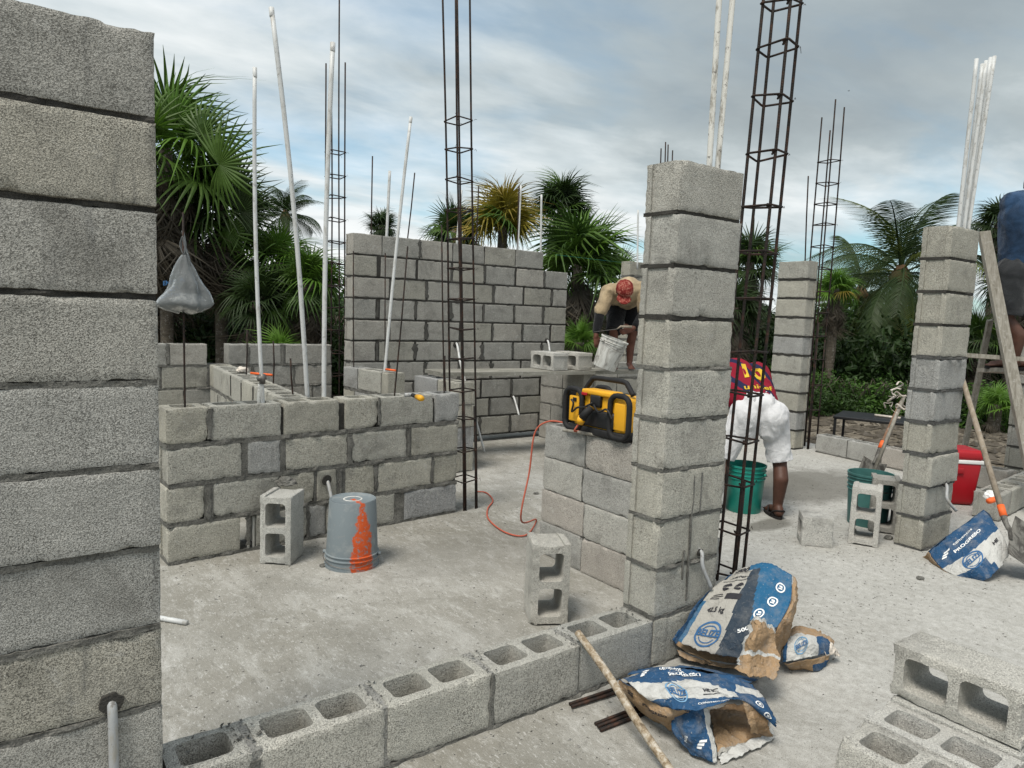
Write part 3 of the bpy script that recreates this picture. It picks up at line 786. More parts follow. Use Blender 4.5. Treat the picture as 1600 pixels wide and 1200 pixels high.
# ================================================================== PLANK
pk = empty('scaffold_plank', (0, 0, 0), 'long grey plank laid as a shelf in front of the far wall', 'plank')
a = G(660, 579, PZ); b = G(1035, 578, PZ)
a = Vector((3.42, 5.80, PZ)); b = Vector((6.35, 5.52, PZ))
d = (b-a).normalized(); n = Vector((-d.y, d.x, 0))
for k in range(2):
    mb = MB(); o0 = a+n*(.20*k)+n*.096; L = (b-a).length-(.1 if k else 0)
    mb.box(o0+d*L/2-Vector((0, 0, .02)), (L, .19, .038), rot=Matrix.Rotation(atan2(d.y, d.x), 3, 'Z'))
    mb.build('board', M['plank'], pk)

# ================================================================== REBAR CAGES
def stirrup(mb, c, hx, hy, ax, ay, r, seed):
    z = Vector((0, 0, 1)); tilt = ax*rnd(-.02, .02)
    pts = []
    for sx, sy in ((-1, -1), (1, -1), (1, 1), (-1, 1)):
        cx_ = c+ax*hx*sx+ay*hy*sy
        for k in (-1, 1):
            # bend radius at the corners
            if (sx*sy > 0) == (k < 0): pts.append(cx_-ax*sx*(.010 if True else 0)*1)
            else: pts.append(cx_-ay*sy*.010)
    # order
    P4 = [c+ax*hx*sx+ay*hy*sy+Vector((0, 0, rnd(-.015, .015))) for sx, sy in ((-1, -1), (1, -1), (1, 1), (-1, 1))]
    pts = []
    for i in range(4):
        p, q_, s_ = P4[i-1], P4[i], P4[(i+1) % 4]
        pts.append(q_+(p-q_).normalized()*.012); pts.append(q_+(s_-q_).normalized()*.012)
    mb.tube(pts, r, 6, closed=True)
    h = P4[0]+(P4[2]-P4[0]).normalized()*.05
    mb.tube([P4[0]+(P4[1]-P4[0]).normalized()*.01, h+Vector((0, 0, .006))], r, 6)
    mb.tube([P4[0]+(P4[3]-P4[0]).normalized()*.01, h+Vector((0, 0, -.010))], r, 6)
def cage(label, base, top, hx, hy, tops, stz, rb=.006, rs=.0042, rot=0, starters=None, ties=True):
    base = Vector(base); top = Vector(top)
    root = empty('rebar_cage', base, label, 'rebar cage')
    ax = Vector((cos(rot), sin(rot), 0)); ay = Vector((-sin(rot), cos(rot), 0))
    dr = (top-base); dr = dr/dr.z
    for (sx, sy), tz in zip(((-1, -1), (1, -1), (1, 1), (-1, 1)), tops):
        mb = MB(); o = ax*hx*sx+ay*hy*sy; n = 8; w1 = rnd(-.006, .006)
        mb.tube([o+dr*(tz*i/n)+ax*w1*sin(i*.9) for i in range(n+1)], rb, 8); mb.build('vertical_bar', M['rebar'], root, True)
    if starters:
        for (sx, sy), tz in zip(((-1, -1), (1, -1), (1, 1), (-1, 1)), starters):
            mb = MB(); o = ax*(hx*sx-.014*sx)+ay*(hy*sy-.004); mb.tube([o+Vector((0, 0, 0)), o+dr*tz*.5+ax*.004, o+dr*tz], rb, 8); mb.build('starter_bar', M['rebar'], root, True)
    for z in stz:
        mb = MB(); c = dr*z; stirrup(mb, c, hx+rb+rs*.5, hy+rb+rs*.5, ax, ay, rs, z)
        so = mb.build('stirrup', M['rebar'], root, True)
        if ties:
            mw = MB()
            for sx, sy in ((-1, -1), (1, 1), (1, -1)):
                q = c+ax*(hx+.012)*sx+ay*(hy+.012)*sy
                mw.tube([q, q+ax*sx*.012+Vector((0, 0, .012)), q+ax*sx*rnd(.015, .03)+Vector((0, 0, rnd(-.02, .02)))], .0014, 4)
            mw.build('tie_wire', M['rebar'], so)
    return root
def zs_of(ys, x0_, y0_, x1_, y1_, v):
    return [V(x0_+(x1_-x0_)*(y-y0_)/(y1_-y0_), y, v).z for y in ys]
# cage 1, at the end of the partition
b1 = Vector((2.83, 4.40, 0)); t1 = V(712, -60, 4.40)
st = zs_of([188+46.6*i for i in range(13)], 728, 795, 712, 0, 4.4)
cage('slender rusty rebar cage at the right end of the partition wall', b1, t1, .062, .070, [t1.z]*4, [z for z in st if z > .08], .0072, .0052, radians(6), [.82, .78, .80, .76])
# cage 2, beside the centre pillar
b2 = Vector((3.26, 2.36, 0)); t2 = V(1228, -60, 2.36)
ys = [8, 75, 155, 243, 325, 398, 470, 548, 613, 683, 751, 822, 890]
st = [z for z in zs_of(ys, 1140, 915, 1222, 0, 2.36) if z > .03]
cage('largest rusty rebar cage rising beside the centre pillar with hooked stirrups', b2, t2, .062, .075, [t2.z]*4, st, .0084, .0062, radians(10), [.62, .70, .66, .60])
# cage 3, beside the rear pillar
b3 = Vector((7.84, 4.66, 0)); t3 = V(1303, 160, 4.66)
st = zs_of([252, 287, 320, 352, 386, 420, 455, 490, 525, 562, 600, 640], 1266, 700, 1303, 160, 4.66)
cage('rusty rebar cage beside the rear pillar with its four bar ends against the sky', b3, t3, .08, .085, [t3.z, t3.z*.985, t3.z*.93, t3.z*.96], st, .0085, .006, radians(-8), [1.5, 1.3, 1.6, 1.2])
# cage 0, behind the small room
P0 = D(525, 620, 7.9); b0 = Vector((P0.x, P0.y, 0)); t0 = V(524, -60, P0.y)
st = zs_of([240+34.5*i for i in range(14)], 525, 620, 524, 0, P0.y)
cage('dark rebar cage behind the small left room in front of the palms', b0, t0, .075, .08, [V(507, 85, P0.y).z, V(524, 98, P0.y).z, t0.z, V(530, 100, P0.y).z], st, .0085, .006, radians(0))
P1 = D(555, 600, 7.5)
def bar(name, label, cat, pts, r, mt, n=8, group=None, smooth=True, segs=1):
    c = Vector(pts[0]); mb = MB(); mb.tube([Vector(p)-c for p in pts], r, n)
    o = mb.build(name, M[mt], None, smooth); o.location = c
    return tag(o, label, cat, group)
def rb(label, x0_, y0_, x1_, y1_, v, r=.0055, z0_=None):
    a = V(x0_, y0_, v); b = V(x1_, y1_, v)
    if z0_ is not None: a = G(x0_, y0_, z0_); b = V(x1_, y1_, a.y)
    m_ = (a+b)/2+Vector((rnd(-.006, .006), 0, 0))
    return bar('rebar_rod', label, 'rebar', [a-Vector((0, 0, .12)), a, m_, b], r, 'rebar')
rb('thin rebar rod at the left carrying the hanging plastic bag', 289, 634, 286, 332, 4.27)
rb('short thin rebar rod standing in the cross wall left of the white pipes', 385, 585, 386, 515, 6.0, .006)
rb('thin rebar rod just right of the leftmost white pipe', 427, 600, 427, 533, 5.3, .006)
rb('short rebar stub standing between the two middle white pipes', 458, 622, 454, 560, 4.6, .006)
rb('rebar rod leaning right above the third block of the partition', 616, 622, 637, 385, 4.36)
rb('rebar rod standing at the right end of the partition, left of the cage', 694, 618, 690, 352, 4.42)
rb('short rebar rod tied low beside the taller rod at the partition end', 697, 618, 695, 556, 4.45)
rb('rebar rod in front of the far wall behind the leaning white pipe', 602, 590, 602, 395, 6.3, .006)
rb('rebar rod up the left edge of the far wall', 553, 600, 552, 392, 6.5, .006)
rb('rebar rod rising from the far wall left of its thin pipe', 580, 366, 582, 244, 6.69, .007)
rb('rebar rod rising from the far wall right of the leaning white pipe', 636, 380, 648, 270, 6.69, .007)
rb('rebar rod rising from the far wall right of the cage', 744, 385, 748, 290, 6.69, .007)
rb('rebar rod beside the thin pipe on the far wall near the yellow palm', 808, 390, 811, 290, 6.69, .007)
rb('rebar rod rising behind the rear pillar', 1258, 407, 1263, 275, 4.85, .008)
ordn4 = ['leftmost', 'second, tallest', 'third', 'rightmost']
for k, (x, t) in enumerate(((1033, 232), (1040, 222), (1044, 226), (1051, 235))):
    a = D(x-1, 262, 6.5+k*.1); b = D(x, t, 6.5+k*.1)
    a2 = a.copy(); a2.z = 0
    tag(bar('rebar_rod', None, None, [a2, a, b], .006, 'rebar'), ordn4[k]+' of four thin rebar ends showing over the top of the centre pillar', 'rebar', 'rebar ends behind the centre pillar')
# ================================================================== PIPES
def pipe(label, a, b, r=.0125, mt='pvc', socket=True, bend=0, sink=.1):
    a = Vector(a); b = Vector(b); d = (b-a).normalized()
    root = empty('pvc_pipe', a, label, 'pipe')
    side = d.cross(F_).normalized()
    pts = [-d*sink]+[(b-a)*t+side*bend*sin(pi*t) for t in (0, .15, .3, .45, .6, .75, .9, 1)]
    mb = MB(); mb.tube(pts, r, 12); mb.build('pipe', M[mt], root, True)
    if socket:
        mb = MB(); e = b-a; mb.tube([e-d*.055, e-d*.045, e+d*.002], [r*1.02, r*1.08, r*1.08], 12); mb.build('socket', M[mt], root, True)
    return root
pipe('leftmost of the three white pipes standing in the partition', V(411, 632, 4.35), V(398, 106, 4.35), .0115, bend=.02)
pipe('white pipe leaning left, second of the three in the partition, the tallest', V(480, 615, 4.60), V(424, 12, 4.60), .0150, bend=-.025)
pipe('white pipe leaning right, third of the three, in front of the rear cage', V(506, 632, 4.42), V(520, 67, 4.42), .0150, bend=.015)
pipe('white pipe leaning right from the stub wall in front of the far wall', V(601, 583, 6.05), V(642, 183, 6.05), .0145, bend=.01)
pipe('short thin white pipe rising from the left part of the far wall', V(604, 372, 6.69), V(609, 267, 6.69), .0145, socket=False)
pipe('white pipe behind the partition cage on top of the far wall', V(714, 378, 6.69), V(721, 297, 6.69), .013, socket=False)
pipe('white pipe on the far wall in front of the yellow palm', V(809, 388, 6.69), V(814, 290, 6.69), .012, socket=False)
pipe('white pipe at the right end of the far wall top course', V(845, 390, 6.69), V(846, 304, 6.69), .012, socket=False)
pipe('thin white pipe on the slim far pillar left of the centre pillar', D(996, 410, 10.2), D(997, 328, 10.2), .013, socket=False)
pipe('left one of two cement splashed pipes on top of the centre pillar', V(1108, 262, 2.03), V(1126, -40, 2.03), .0125, 'pvc_dirty', False)
pipe('right one of two cement splashed pipes on top of the centre pillar', V(1121, 264, 2.03), V(1148, -40, 2.03), .0125, 'pvc_dirty', False)
bl = [(1497, 1526, 92, 'leftmost pipe of the white bundle on the right pillar'), (1503, 1535, 100, 'second pipe of the white bundle on the right pillar, ends a little lower'), (1506, 1541, 95, 'middle pipe of the white bundle on the right pillar'), (1509, 1548, 90, 'fourth pipe of the white bundle on the right pillar'), (1513, 1554, 88, 'rightmost pipe of the white bundle on the right pillar')]
for k, (xa, xb, yb, lab) in enumerate(bl):
    vv = 2.12+.018*(k % 2); pipe(lab, V(xa, 356, vv), V(xb, yb, vv), .0125, 'pvc', False)
# small twin pipe and clamp by the leftmost pipe
tp = pipe('short cream pipe clamped to the leftmost white pipe', V(404, 634, 4.37), V(407, 600, 4.37), .014, 'pvc_dirty', False)
mb = MB(); q = V(410, 592, 4.35); mb.tube([q+Vector((-.03, 0, .0)), q+Vector((.02, 0, .01))], .016, 10); mb.tube([q+Vector((0, 0, -.03)), q+Vector((0, 0, .03))], .018, 10)
tag(mb.build('pipe_clamp', M['metal'], None, True), 'grey valve clamp on the foot of the leftmost white pipe', 'clamp')
# conduits poking out of walls
def conduit(label, pts, r=.010, mt='conduit'):
    pts = bezier(pts, 6); return bar('conduit', label, 'conduit', pts, r, mt, 10)
def hole(c, nrm, r, label=None):
    nrm = Vector(nrm).normalized(); mb = MB(); t_ = nrm.orthogonal().normalized(); b_ = nrm.cross(t_)
    v = []; k = 12
    for i in range(k):
        rr = r*(1+.35*mn.noise(Vector((i*1.7, c[0]*9, c[2]*9)))); v.append(Vector(c)+t_*cos(2*pi*i/k)*rr+b_*sin(2*pi*i/k)*rr+nrm*.0035)
    v2 = [p-nrm*.01 for p in v]
    mb.add(v+v2, [tuple(range(k))]+[(i, (i+1) % k, (i+1) % k+k, i+k) for i in range(k)])
    o = mb.build('chased_hole', M['mortar_dark']); return tag(o, label, 'hole')
q = V(174, 1098, v0)
conduit('grey conduit curving down out of the left pillar near its foot', [q+Vector((.0, .03, .02)), q+Vector((0, .004, .004)), q+Vector((.001, -.012, -.03)), V(178, 1200, v0-.014), V(180, 1260, v0-.012)], .0115)
hole(q+Vector((0, -.004, 0)), (0, -1, 0), .026, 'rough hole chased in the left pillar round the grey conduit')
q = V(1093, 862, v0); conduit('grey conduit sticking out of the centre pillar foot', [q+Vector((-.002, .03, .01)), q+Vector((.0, -.012, 0)), V(1098, 885, v0-.03), V(1111, 918, v0-.05)], .0085)
hole(q+Vector((0, -.004, -.003)), (0, -1, 0), .016, 'dark hole round the conduit in the centre pillar')
q = V(712, 537, 6.6); conduit('long white conduit leaning from the far wall down to the floor', [q+Vector((0, .03, 0)), q+Vector((.0, -.03, -.01)), V(720, 570, 6.4), V(735, 625, 6.25), G(757, 706, .01)], .012, 'pvc')
hole(q+Vector((0, -.007, -.01)), (0, -1, 0), .035, 'dark hole in the far wall above the plank where the long conduit leaves')
q = V(801, 620, 6.6); conduit('short white conduit sticking out of the far wall under the plank', [q+Vector((0, .02, 0)), q+Vector((0, -.03, -.01)), V(811, 649, 6.42)], .011, 'pvc')
hole(q+Vector((0, -.007, 0)), (0, -1, 0), .025, 'small dark hole in the far wall under the plank')
q = V(854, 532, 6.6); conduit('short white conduit leaving the far wall behind the right plank block', [q+Vector((0, .02, 0)), q+Vector((0, -.03, -.01)), V(859, 549, 6.45)], .011, 'pvc')
hole(q+Vector((0, -.007, 0)), (0, -1, 0), .028, 'dark hole in the far wall near its right end')
q = V(1474, 757, 2.055); conduit('grey conduit drooping out of the leaning right pillar above the blue bag', [q+Vector((-.005, .03, .01)), q+Vector((0, -.02, 0)), V(1480, 780, 2.0), V(1494, 798, 1.96)], .010)
hole(q+Vector((0, -.012, .004)), (0, -1, 0), .02, 'dark hole in the right pillar above the blue cement bag')
MU = A_.y+.05
q = V(511, 752, 4.235); conduit('silver conduit end leaving the partition behind the bucket', [q+Vector((-.002, .03, .02)), q+Vector((0, -.02, -.01)), V(519, 785, 4.15), V(521, 800, 4.1)], .011)
hole(q+Vector((-.005, -.013, .01)), (.07, -1, 0), .03, 'ragged hole broken into the partition block above the bucket')
for k, x in enumerate((388, 396, 402)):
    tag(bar('conduit', None, None, [V(x, 806, 4.24), V(x, 838, 4.23), V(x, 862, 4.22)], .008, 'pvc_dirty'), ('leftmost', 'middle', 'rightmost')[k]+' cream conduit in the open slot at the foot of the partition', 'conduit', 'conduits in the partition slot')
a = G(252, 966, .012); b = G(292, 973, .012); bar('pvc_offcut', 'short white pipe offcut lying on the floor beside the left pillar', 'pipe', [a-(b-a)*.6, b], .012, 'pvc', 10)

# ================================================================== BUCKETS
def bucket(label, loc, h, r0, r1, mt, upside=False, rot=None, handle=True, lidm=None, ribs=(.80, .86)):
    """r0 radius at the base, r1 at the rim"""
    root = empty('bucket', loc, label, 'bucket')
    if rot: root.rotation_euler = rot
    mb = MB(); t = .003
    R = lambda z: r0+(r1-r0)*z/h
    pr = [(0, 0.004), (r0-.008, .004), (r0-.002, .0), (r0, .004)]
    for f in ribs: z = f*h; pr += [(R(z)-.0, z-.004), (R(z)+.007, z-.001), (R(z)+.007, z+.003), (R(z), z+.005)]
    pr += [(R(h)-.001, h-.016), (R(h)+.006, h-.014), (R(h)+.006, h), (R(h)-t, h), (R(h)-t, h-.012), (R(.02)-t, .012), (0, .012)]
    if upside: pr = [(r, h-z) for r, z in pr]
    mb.lathe(pr, 40)
    if upside:
        mb.lathe([(r0-.010, h-.002), (r0-.012, h-.007), (r0-.03, h-.007)], 40)
    b = mb.build('shell', M[mt], root, True); b.data.set_sharp_from_angle(angle=radians(40))
    if handle:
        mh = MB(); hz = h*.83 if not upside else h*.17; pts = []
        for i in range(15):
            a_ = pi*i/14; pts.append(Vector((cos(a_)*(R(h)+.012), -sin(a_)*(R(h)+.012)*.98, hz-.05*sin(a_)*(1 if not upside else .8))))
        mh.tube(pts, .0022, 6); hb = mh.build('handle', M['metal'], root, True)
        for s_ in (-1, 1):
            me_ = MB(); me_.tube([Vector((s_*(R(h)-.004), 0, hz)), Vector((s_*(R(h)+.016), 0, hz))], .012, 12); me_.build('handle_ear', M[mt], root, True)
    return root
bk = bucket('upturned grey bucket with orange paint splash standing on the floor', (1.63, 3.72, 0), .385, .132, .150, 'bucket_grey', True)
bk.rotation_euler = (0, 0, radians(-36))
mb = MB(); mb.lathe([(.045, .3815), (.05, .384), (.055, .3815)], 24); mb.build('base_ring', M['bucket_white'], bk, True)
mb = MB(); mb.lathe([(.0, .3795), (.118, .3795), (.120, .378)], 32); mb.build('base_disc', M['bucket_white'], bk, True)
bucket('teal green bucket between the legs of the man in white shorts', Vector((4.73, 3.30, 0)), .37, .13, .15, 'teal', ribs=(.72, .80, .88)).rotation_euler = (0, 0, radians(100))
bucket('dull teal bucket behind the open celled standing block', G(1354, 818), .39, .135, .155, 'teal_dull', ribs=(.68, .76, .85, .92))

# ================================================================== POWER STATION
pw = empty('power_station', (GU+.10, 2.93, .806), 'yellow and black portable power station on top of the short block wall', 'power station', rz=-pi/2)
# local x runs along the wall towards the pillar, local -y faces the camera
def rbox(c, d, bev, mt, name, parent, rot=None, seg=3):
    bm = bmesh.new(); bmesh.ops.create_cube(bm, size=1)
    for v in bm.verts: v.co = Vector((v.co.x*d[0], v.co.y*d[1], v.co.z*d[2]))
    bmesh.ops.bevel(bm, geom=bm.edges[:], offset=bev, segments=seg, affect='EDGES', profile=.5)
    if rot: bmesh.ops.transform(bm, matrix=rot.to_4x4(), verts=bm.verts)
    bmesh.ops.translate(bm, vec=Vector(c), verts=bm.verts)
    me = bpy.data.meshes.new(name); bm.to_mesh(me); bm.free(); me.materials.append(M[mt])
    me.polygons.foreach_set('use_smooth', [True]*len(me.polygons)); me.set_sharp_from_angle(angle=radians(35))
    return obj(name, me, parent)
rbox((.06, 0, .135), (.40, .20, .20), .02, 'yellow', 'body', pw)
rbox((.06, 0, .025), (.46, .23, .045), .012, 'rubber', 'base_rail', pw)
def hoop(name, x0_, x1_, y, z0_, z1_, r, mt='rubber', rr=.05, parent=pw, flat=1):
    mb = MB(); pts = []
    for cx_, cz_, a0 in ((x1_-rr, z1_-rr, 0), (x0_+rr, z1_-rr, 90), (x0_+rr, z0_+rr, 180), (x1_-rr, z0_+rr, 270)):
        for i in range(5): a_ = radians(a0+22.5*i); pts.append(Vector((cx_+rr*cos(a_), y, cz_+rr*sin(a_))))
    mb.tube(pts, r, 10, closed=True); return mb.build(name, M[mt], parent, True)
hoop('side_bumper', -.20, -.055, -.115, .02, .250, .0155)
hoop('side_bumper', .175, .32, -.115, .02, .250, .0155)
hoop('side_bumper', -.20, -.055, .115, .02, .250, .0155)
rbox((-.125, -.105, .135), (.085, .02, .15), .008, 'yellow', 'side_panel', pw)
rbox((.245, -.105, .135), (.085, .02, .15), .008, 'yellow', 'side_panel', pw)
rbox((-.205, 0, .14), (.035, .22, .20), .015, 'rubber', 'end_bumper', pw)
for k in range(5): rbox((-.222, -.09+.045*0, .08+.03*k), (.008, .03, .016), .003, 'yellow', 'bumper_stud', pw)
mb = MB(); mb.tube(bezier([(-.13, -.02, .25), (-.09, -.02, .295), (-.06, -.02, .315), (.06, -.02, .318), (.18, -.02, .315), (.21, -.02, .295), (.25, -.02, .25)], 6), .015, 10); mb.build('carry_handle', M['rubber'], pw, True)
rbox((.06, -.07, .245), (.24, .10, .03), .010, 'yellow', 'top_deck', pw)
rbox((.055, -.105, .20), (.085, .035, .07), .012, 'black', 'outlet_cover', pw)
rbox((.06, -.095, .10), (.30, .045, .10), .02, 'black', 'socket_panel', pw)
rbox((-.115, -.118, .19), (.03, .006, .02), .002, 'black', 'vent', pw)
rbox((-.03, -.122, .232), (.045, .006, .016), .002, 'red_pl', 'warning_sticker', pw)
mb = MB(); mb.tube(bezier([(.05, -.13, .19), (.0, -.15, .16), (-.06, -.145, .15), (-.11, -.14, .12), (-.10, -.14, .17), (-.12, -.14, .19)], 6), .006, 8); mb.tube(bezier([(.06, -.13, .18), (.12, -.15, .15), (.18, -.145, .17), (.22, -.14, .12)], 6), .006, 8); mb.build('cable', M['black'], pw, True)
# plug on the front
mb = MB(); mb.tube([Vector((.055, -.14, .165)), Vector((.035, -.165, .13)), Vector((.015, -.17, .10))], [.020, .022, .024], 14); mb.build('plug_body', M['rubber'], pw, True)
mb = MB(); mb.tube([Vector((.016, -.17, .105)), Vector((-.003, -.172, .072))], [.025, .022], 14); mb.build('plug_cap', M['yellow'], pw, True)
bd = bar('wood_slat', 'thin dark slat lying on the short wall in front of the power station', 'slat', [G(880, 672, .815), G(990, 688, .815)], .012, 'wood', 4)
# extension cord
P_ = pw.matrix_basis @ Vector((-.003, -.172, .072))
e0 = Vector((GU+.10-.172, 2.93+.003, .806+.072))
pts = [e0, e0+Vector((-.01, .03, -.05)), Vector((GU+.03, 3.04, .818)), Vector((GU+.05, 3.20, .83)), Vector((GU+.02, 3.33, .82)), Vector((GU-.02, 3.40, .74)), Vector((GU-.05, 3.40, .5)), Vector((GU-.10, 3.40, .2)), G(838, 812, .012), G(822, 836, .010), G(790, 832, .010), G(764, 812, .010), G(762, 795, .010), G(770, 782, .010), G(760, 770, .010), G(745, 768, .010)]
bar('extension_cord', 'orange red extension cord hanging from the power station and curling over the floor', 'cord', bezier(pts, 8), .0055, 'cordred', 8)

# ================================================================== COOLER, TABLE, TOOLS
cl = empty('cooler', (6.58, 2.62, 0), 'red cooler with a white band behind the leaning right pillar', 'cooler', rz=radians(-42))
mb = MB(); pr = []
bm = bmesh.new()
rb_ = rbox((0, 0, .19), (.46, .30, .37), .03, 'red_pl', 'body', cl)
for v in rb_.data.vertices: k = .86+.14*min(1, v.co.z/.37); v.co.x *= k; v.co.y *= k
l_ = rbox((0, 0, .435), (.475, .315, .085), .028, 'red_pl', 'lid', cl)
rbox((0, 0, .378), (.472, .312, .032), .006, 'white_pl', 'band', cl)
rbox((0, -.152, .30), (.16, .02, .05), .008, 'red_pl', 'side_grip', cl); rbox((-.235, 0, .28), (.02, .12, .07), .008, 'red_pl', 'side_grip', cl)
tb = empty('black_table', (9.2, 4.45, -.1), 'low black table on the dirt behind the pale low course', 'table', rz=radians(-70))
rbox((0, 0, .40), (1.05, .75, .035), .006, 'black', 'tabletop', tb)
for sx in (-1, 1):
    for sy in (-1, 1): rbox((sx*.5, sy*.35, .19), (.03, .03, .38), .003, 'black', 'leg', tb)
tag(bar('board_scrap', None, None, [Vector((9.2, 4.55, .335)), Vector((9.25, 4.25, .335))], .02, 'twine', 4), 'pale board scrap lying on the black table', 'board')
def shovel(label, grip, foot, up, blade_dir, scale=1, mt='handle', bm_='shovel_dirty', hr=.0165, band=True):
    """long handle from grip to the neck, bent neck and dished blade"""
    grip = Vector(grip); foot = Vector(foot); root = empty('shovel', grip, label, 'shovel')
    d = (foot-grip); L = d.length; d.normalize(); nk = L-.42
    mb = MB(); mb.tube([Vector((0, 0, 0)), d*.05, d*nk*.5, d*nk], [hr*.9, hr, hr*1.05, hr*1.05], 12); mb.build('handle', M[mt], root, True)
    if band: mb = MB(); mb.tube([d*(nk-.04), d*(nk+.03)], hr*1.25, 12); mb.build('tape_band', M['orange'], root, True)
    u = Vector(up).normalized(); sd_ = d.cross(u).normalized()
    mb = MB(); mb.tube(bezier([d*nk, d*(nk+.07), d*(nk+.13)+u*.015, d*(nk+.18)+u*.0], 5), [hr*1.05]*5+[hr*.95]*5+[hr*.7]*6, 10); mb.build('socket', M[bm_], root, True)
    v = []; f = []; nx, ny = 8, 10
    bd_ = Vector(blade_dir).normalized(); sb = bd_.cross(u).normalized(); o0 = d*(nk+.16)
    for j in range(ny+1):
        t = j/ny
        wd = .118*(1 if t < .55 else sqrt(max(.0, 1-((t-.55)/.5)**2))*.97+.03*1)
        for i in range(nx+1):
            s_ = (i/nx*2-1); v.append(o0+bd_*(t*.29*scale)+sb*wd*s_*scale+u*(.028*s_*s_-.012*sin(pi*t)))
    for j in range(ny):
        for i in range(nx): a_ = j*(nx+1)+i; f.append((a_, a_+1, a_+nx+2, a_+nx+1))
    o = obj('blade', mesh('blade', v, f, M[bm_], True), root); sm_ = o.modifiers.new('s', 'SOLIDIFY'); sm_.thickness = .004; sm_.offset = 0
    return root
g = D(1493, 557, 5.05); ft = G(1592, 868, .05); g = D(1493, 557, 4.62)
shovel('long wooden shovel with orange tape leaning on the right pillar over the blue bag', D(1493, 557, 4.95), D(1598, 905, 4.15), (-.5, -.5, .7), (.55, -.62, -.45), 1.2, bm_='shovel_dark')
shovel('short rusty shovel leaning with its blade in the teal bucket behind the right pillar', D(1409, 628, 6.2), D(1348, 762, 6.0), (-.6, -.5, .6), (-.3, .1, -.8), .8, 'handle_red', 'shovel_dark', .020, True)
bar('wood_slat', 'pale wooden slat leaning beside the rusty shovel', 'slat', [D(1413, 618, 6.0), D(1366, 736, 5.9)], .016, 'wood', 4)
# torn cloth strips tied at the shovel
mb = MB()
for k in range(9):
    p = D(1398+rnd(-8, 10), 622+rnd(-16, 22), 6.0); q_ = [p]
    for i in range(4): q_.append(q_[-1]+Vector((rnd(-.05, .05), rnd(-.05, .05), rnd(-.05, .05))))
    mb.tube(bezier(q_, 3), .009, 5, flat=.25)
tag(mb.build('torn_cloth', M['twine'], None, True), 'pale torn strips of sack tied round the rusty shovel', 'cloth strips')
# stick, loose rebar
a = Vector((1.812, 1.95, .232)); b = Vector((1.72, 1.30, .012)); dd = (b-a).normalized()
a = G(905, 992, .245); b = G(1052, 1208, .03); dd = b-a
bar('wooden_stick', 'cement spattered wooden stick leaning from the low wall to the floor', 'stick', bezier([a-dd*.02, a+dd*.35+Vector((0.004, 0, .004)), a+dd*.7-Vector((.004, 0, 0)), b+dd*.25], 5), .0145, 'stick', 10)
for k, (x0_, y0_, x1_, y1_, lab) in enumerate(((890, 1100, 985, 1068, 'upper of the loose rebar rods sticking out left of the front bag'), (893, 1104, 990, 1074, 'rebar rod touching the upper loose rod left of the front bag'), (930, 1131, 1010, 1100, 'first of three loose rebar rods under the stick'), (934, 1135, 1014, 1105, 'second of three loose rebar rods under the stick'), (938, 1141, 1020, 1110, 'lowest of three loose rebar rods under the stick'))):
    bar('rebar_rod', lab, 'rebar', [G(x0_, y0_, .008+.004*(k % 2)), G(x1_, y1_, .008+.004*(k % 2))], .0065, 'rebar')
# hammer on the partition
hm = empty('hammer', V(640, 620, 4.42), 'claw hammer with a yellow and black handle lying on top of the partition', 'hammer')
h0 = G(657, 622, .91)-hm.location; h1 = G(636, 614, .91)-hm.location; dd = (h1-h0).normalized()
mb = MB(); mb.tube([h0-dd*.03, h0, h0+dd*.07], [.017, .021, .017], 10); mb.build('grip', M['yellow'], hm, True)
mb = MB(); mb.tube([h0+dd*.065, h0+dd*.16], .013, 10); mb.build('handle', M['rubber'], hm, True)
mb = MB(); pq = h0+dd*.17; sd_ = dd.cross(Z); mb.tube([pq-sd_*.05, pq-sd_*.02, pq, pq+sd_*.04, pq+sd_*.06-Z*.01], [.014, .014, .012, .010, .004], 10); mb.build('head', M['conduit'], hm, True)
bar('orange_strap', 'thin orange strip lying on the cross wall by the pipes', 'strap', [G(392, 583, .90), G(425, 586, .90)], .010, 'orange', 6)
bar('orange_strap', 'orange strip on top of the stub wall end', 'strap', [G(603, 577, .91), G(618, 579, .91)], .010, 'orange', 6)
bar('orange_strap', 'orange offcut on the low course beside the red cooler', 'strap', [G(1545, 783, .225), G(1558, 779, .225)], .022, 'orange', 6)
lump('crumpled_rag', G(379, 578, .905), (.05, .04, .03), 'twine', 'small pale crumpled rag on the cross wall', 'rag', 9)
lump('crumpled_rag', G(1549, 774, .235), (.07, .05, .035), 'white_pl', 'white crumpled rag on the low course by the cooler', 'rag', 12)

# ================================================================== LADDER (trestle)
ld = empty('trestle_ladder', D(1560, 600, 6.0), 'weathered wooden trestle ladder under the man in blue at the right edge', 'ladder')
LO = ld.location
def beam(a, b, w_, t_, mt, name, parent, side):
    a = Vector(a)-LO; b = Vector(b)-LO; d = (b-a).normalized(); s1 = (side-d*side.dot(d)).normalized(); s2 = d.cross(s1)
    mb = MB(); v = []
    for p in (a, b):
        for i, j in ((-1, -1), (1, -1), (1, 1), (-1, 1)): v.append(p+s1*w_/2*i+s2*t_/2*j)
    mb.add(v, [(3, 2, 1, 0), (4, 5, 6, 7), (0, 1, 5, 4), (1, 2, 6, 5), (2, 3, 7, 6), (3, 0, 4, 7)]); return mb.build(name, M[mt], parent)
beam(D(1537, 362, 6.0), D(1622, 790, 5.7), .095, .035, 'wood', 'rail', ld, R_)
beam(D(1700, 362, 6.0), D(1790, 800, 5.7), .095, .035, 'wood', 'rail', ld, R_)
beam(D(1547, 500, 6.3), D(1503, 720, 7.0), .045, .03, 'wood', 'brace_leg', ld, R_)
beam(D(1730, 500, 6.3), D(1760, 740, 7.0), .045, .03, 'wood', 'brace_leg', ld, R_)
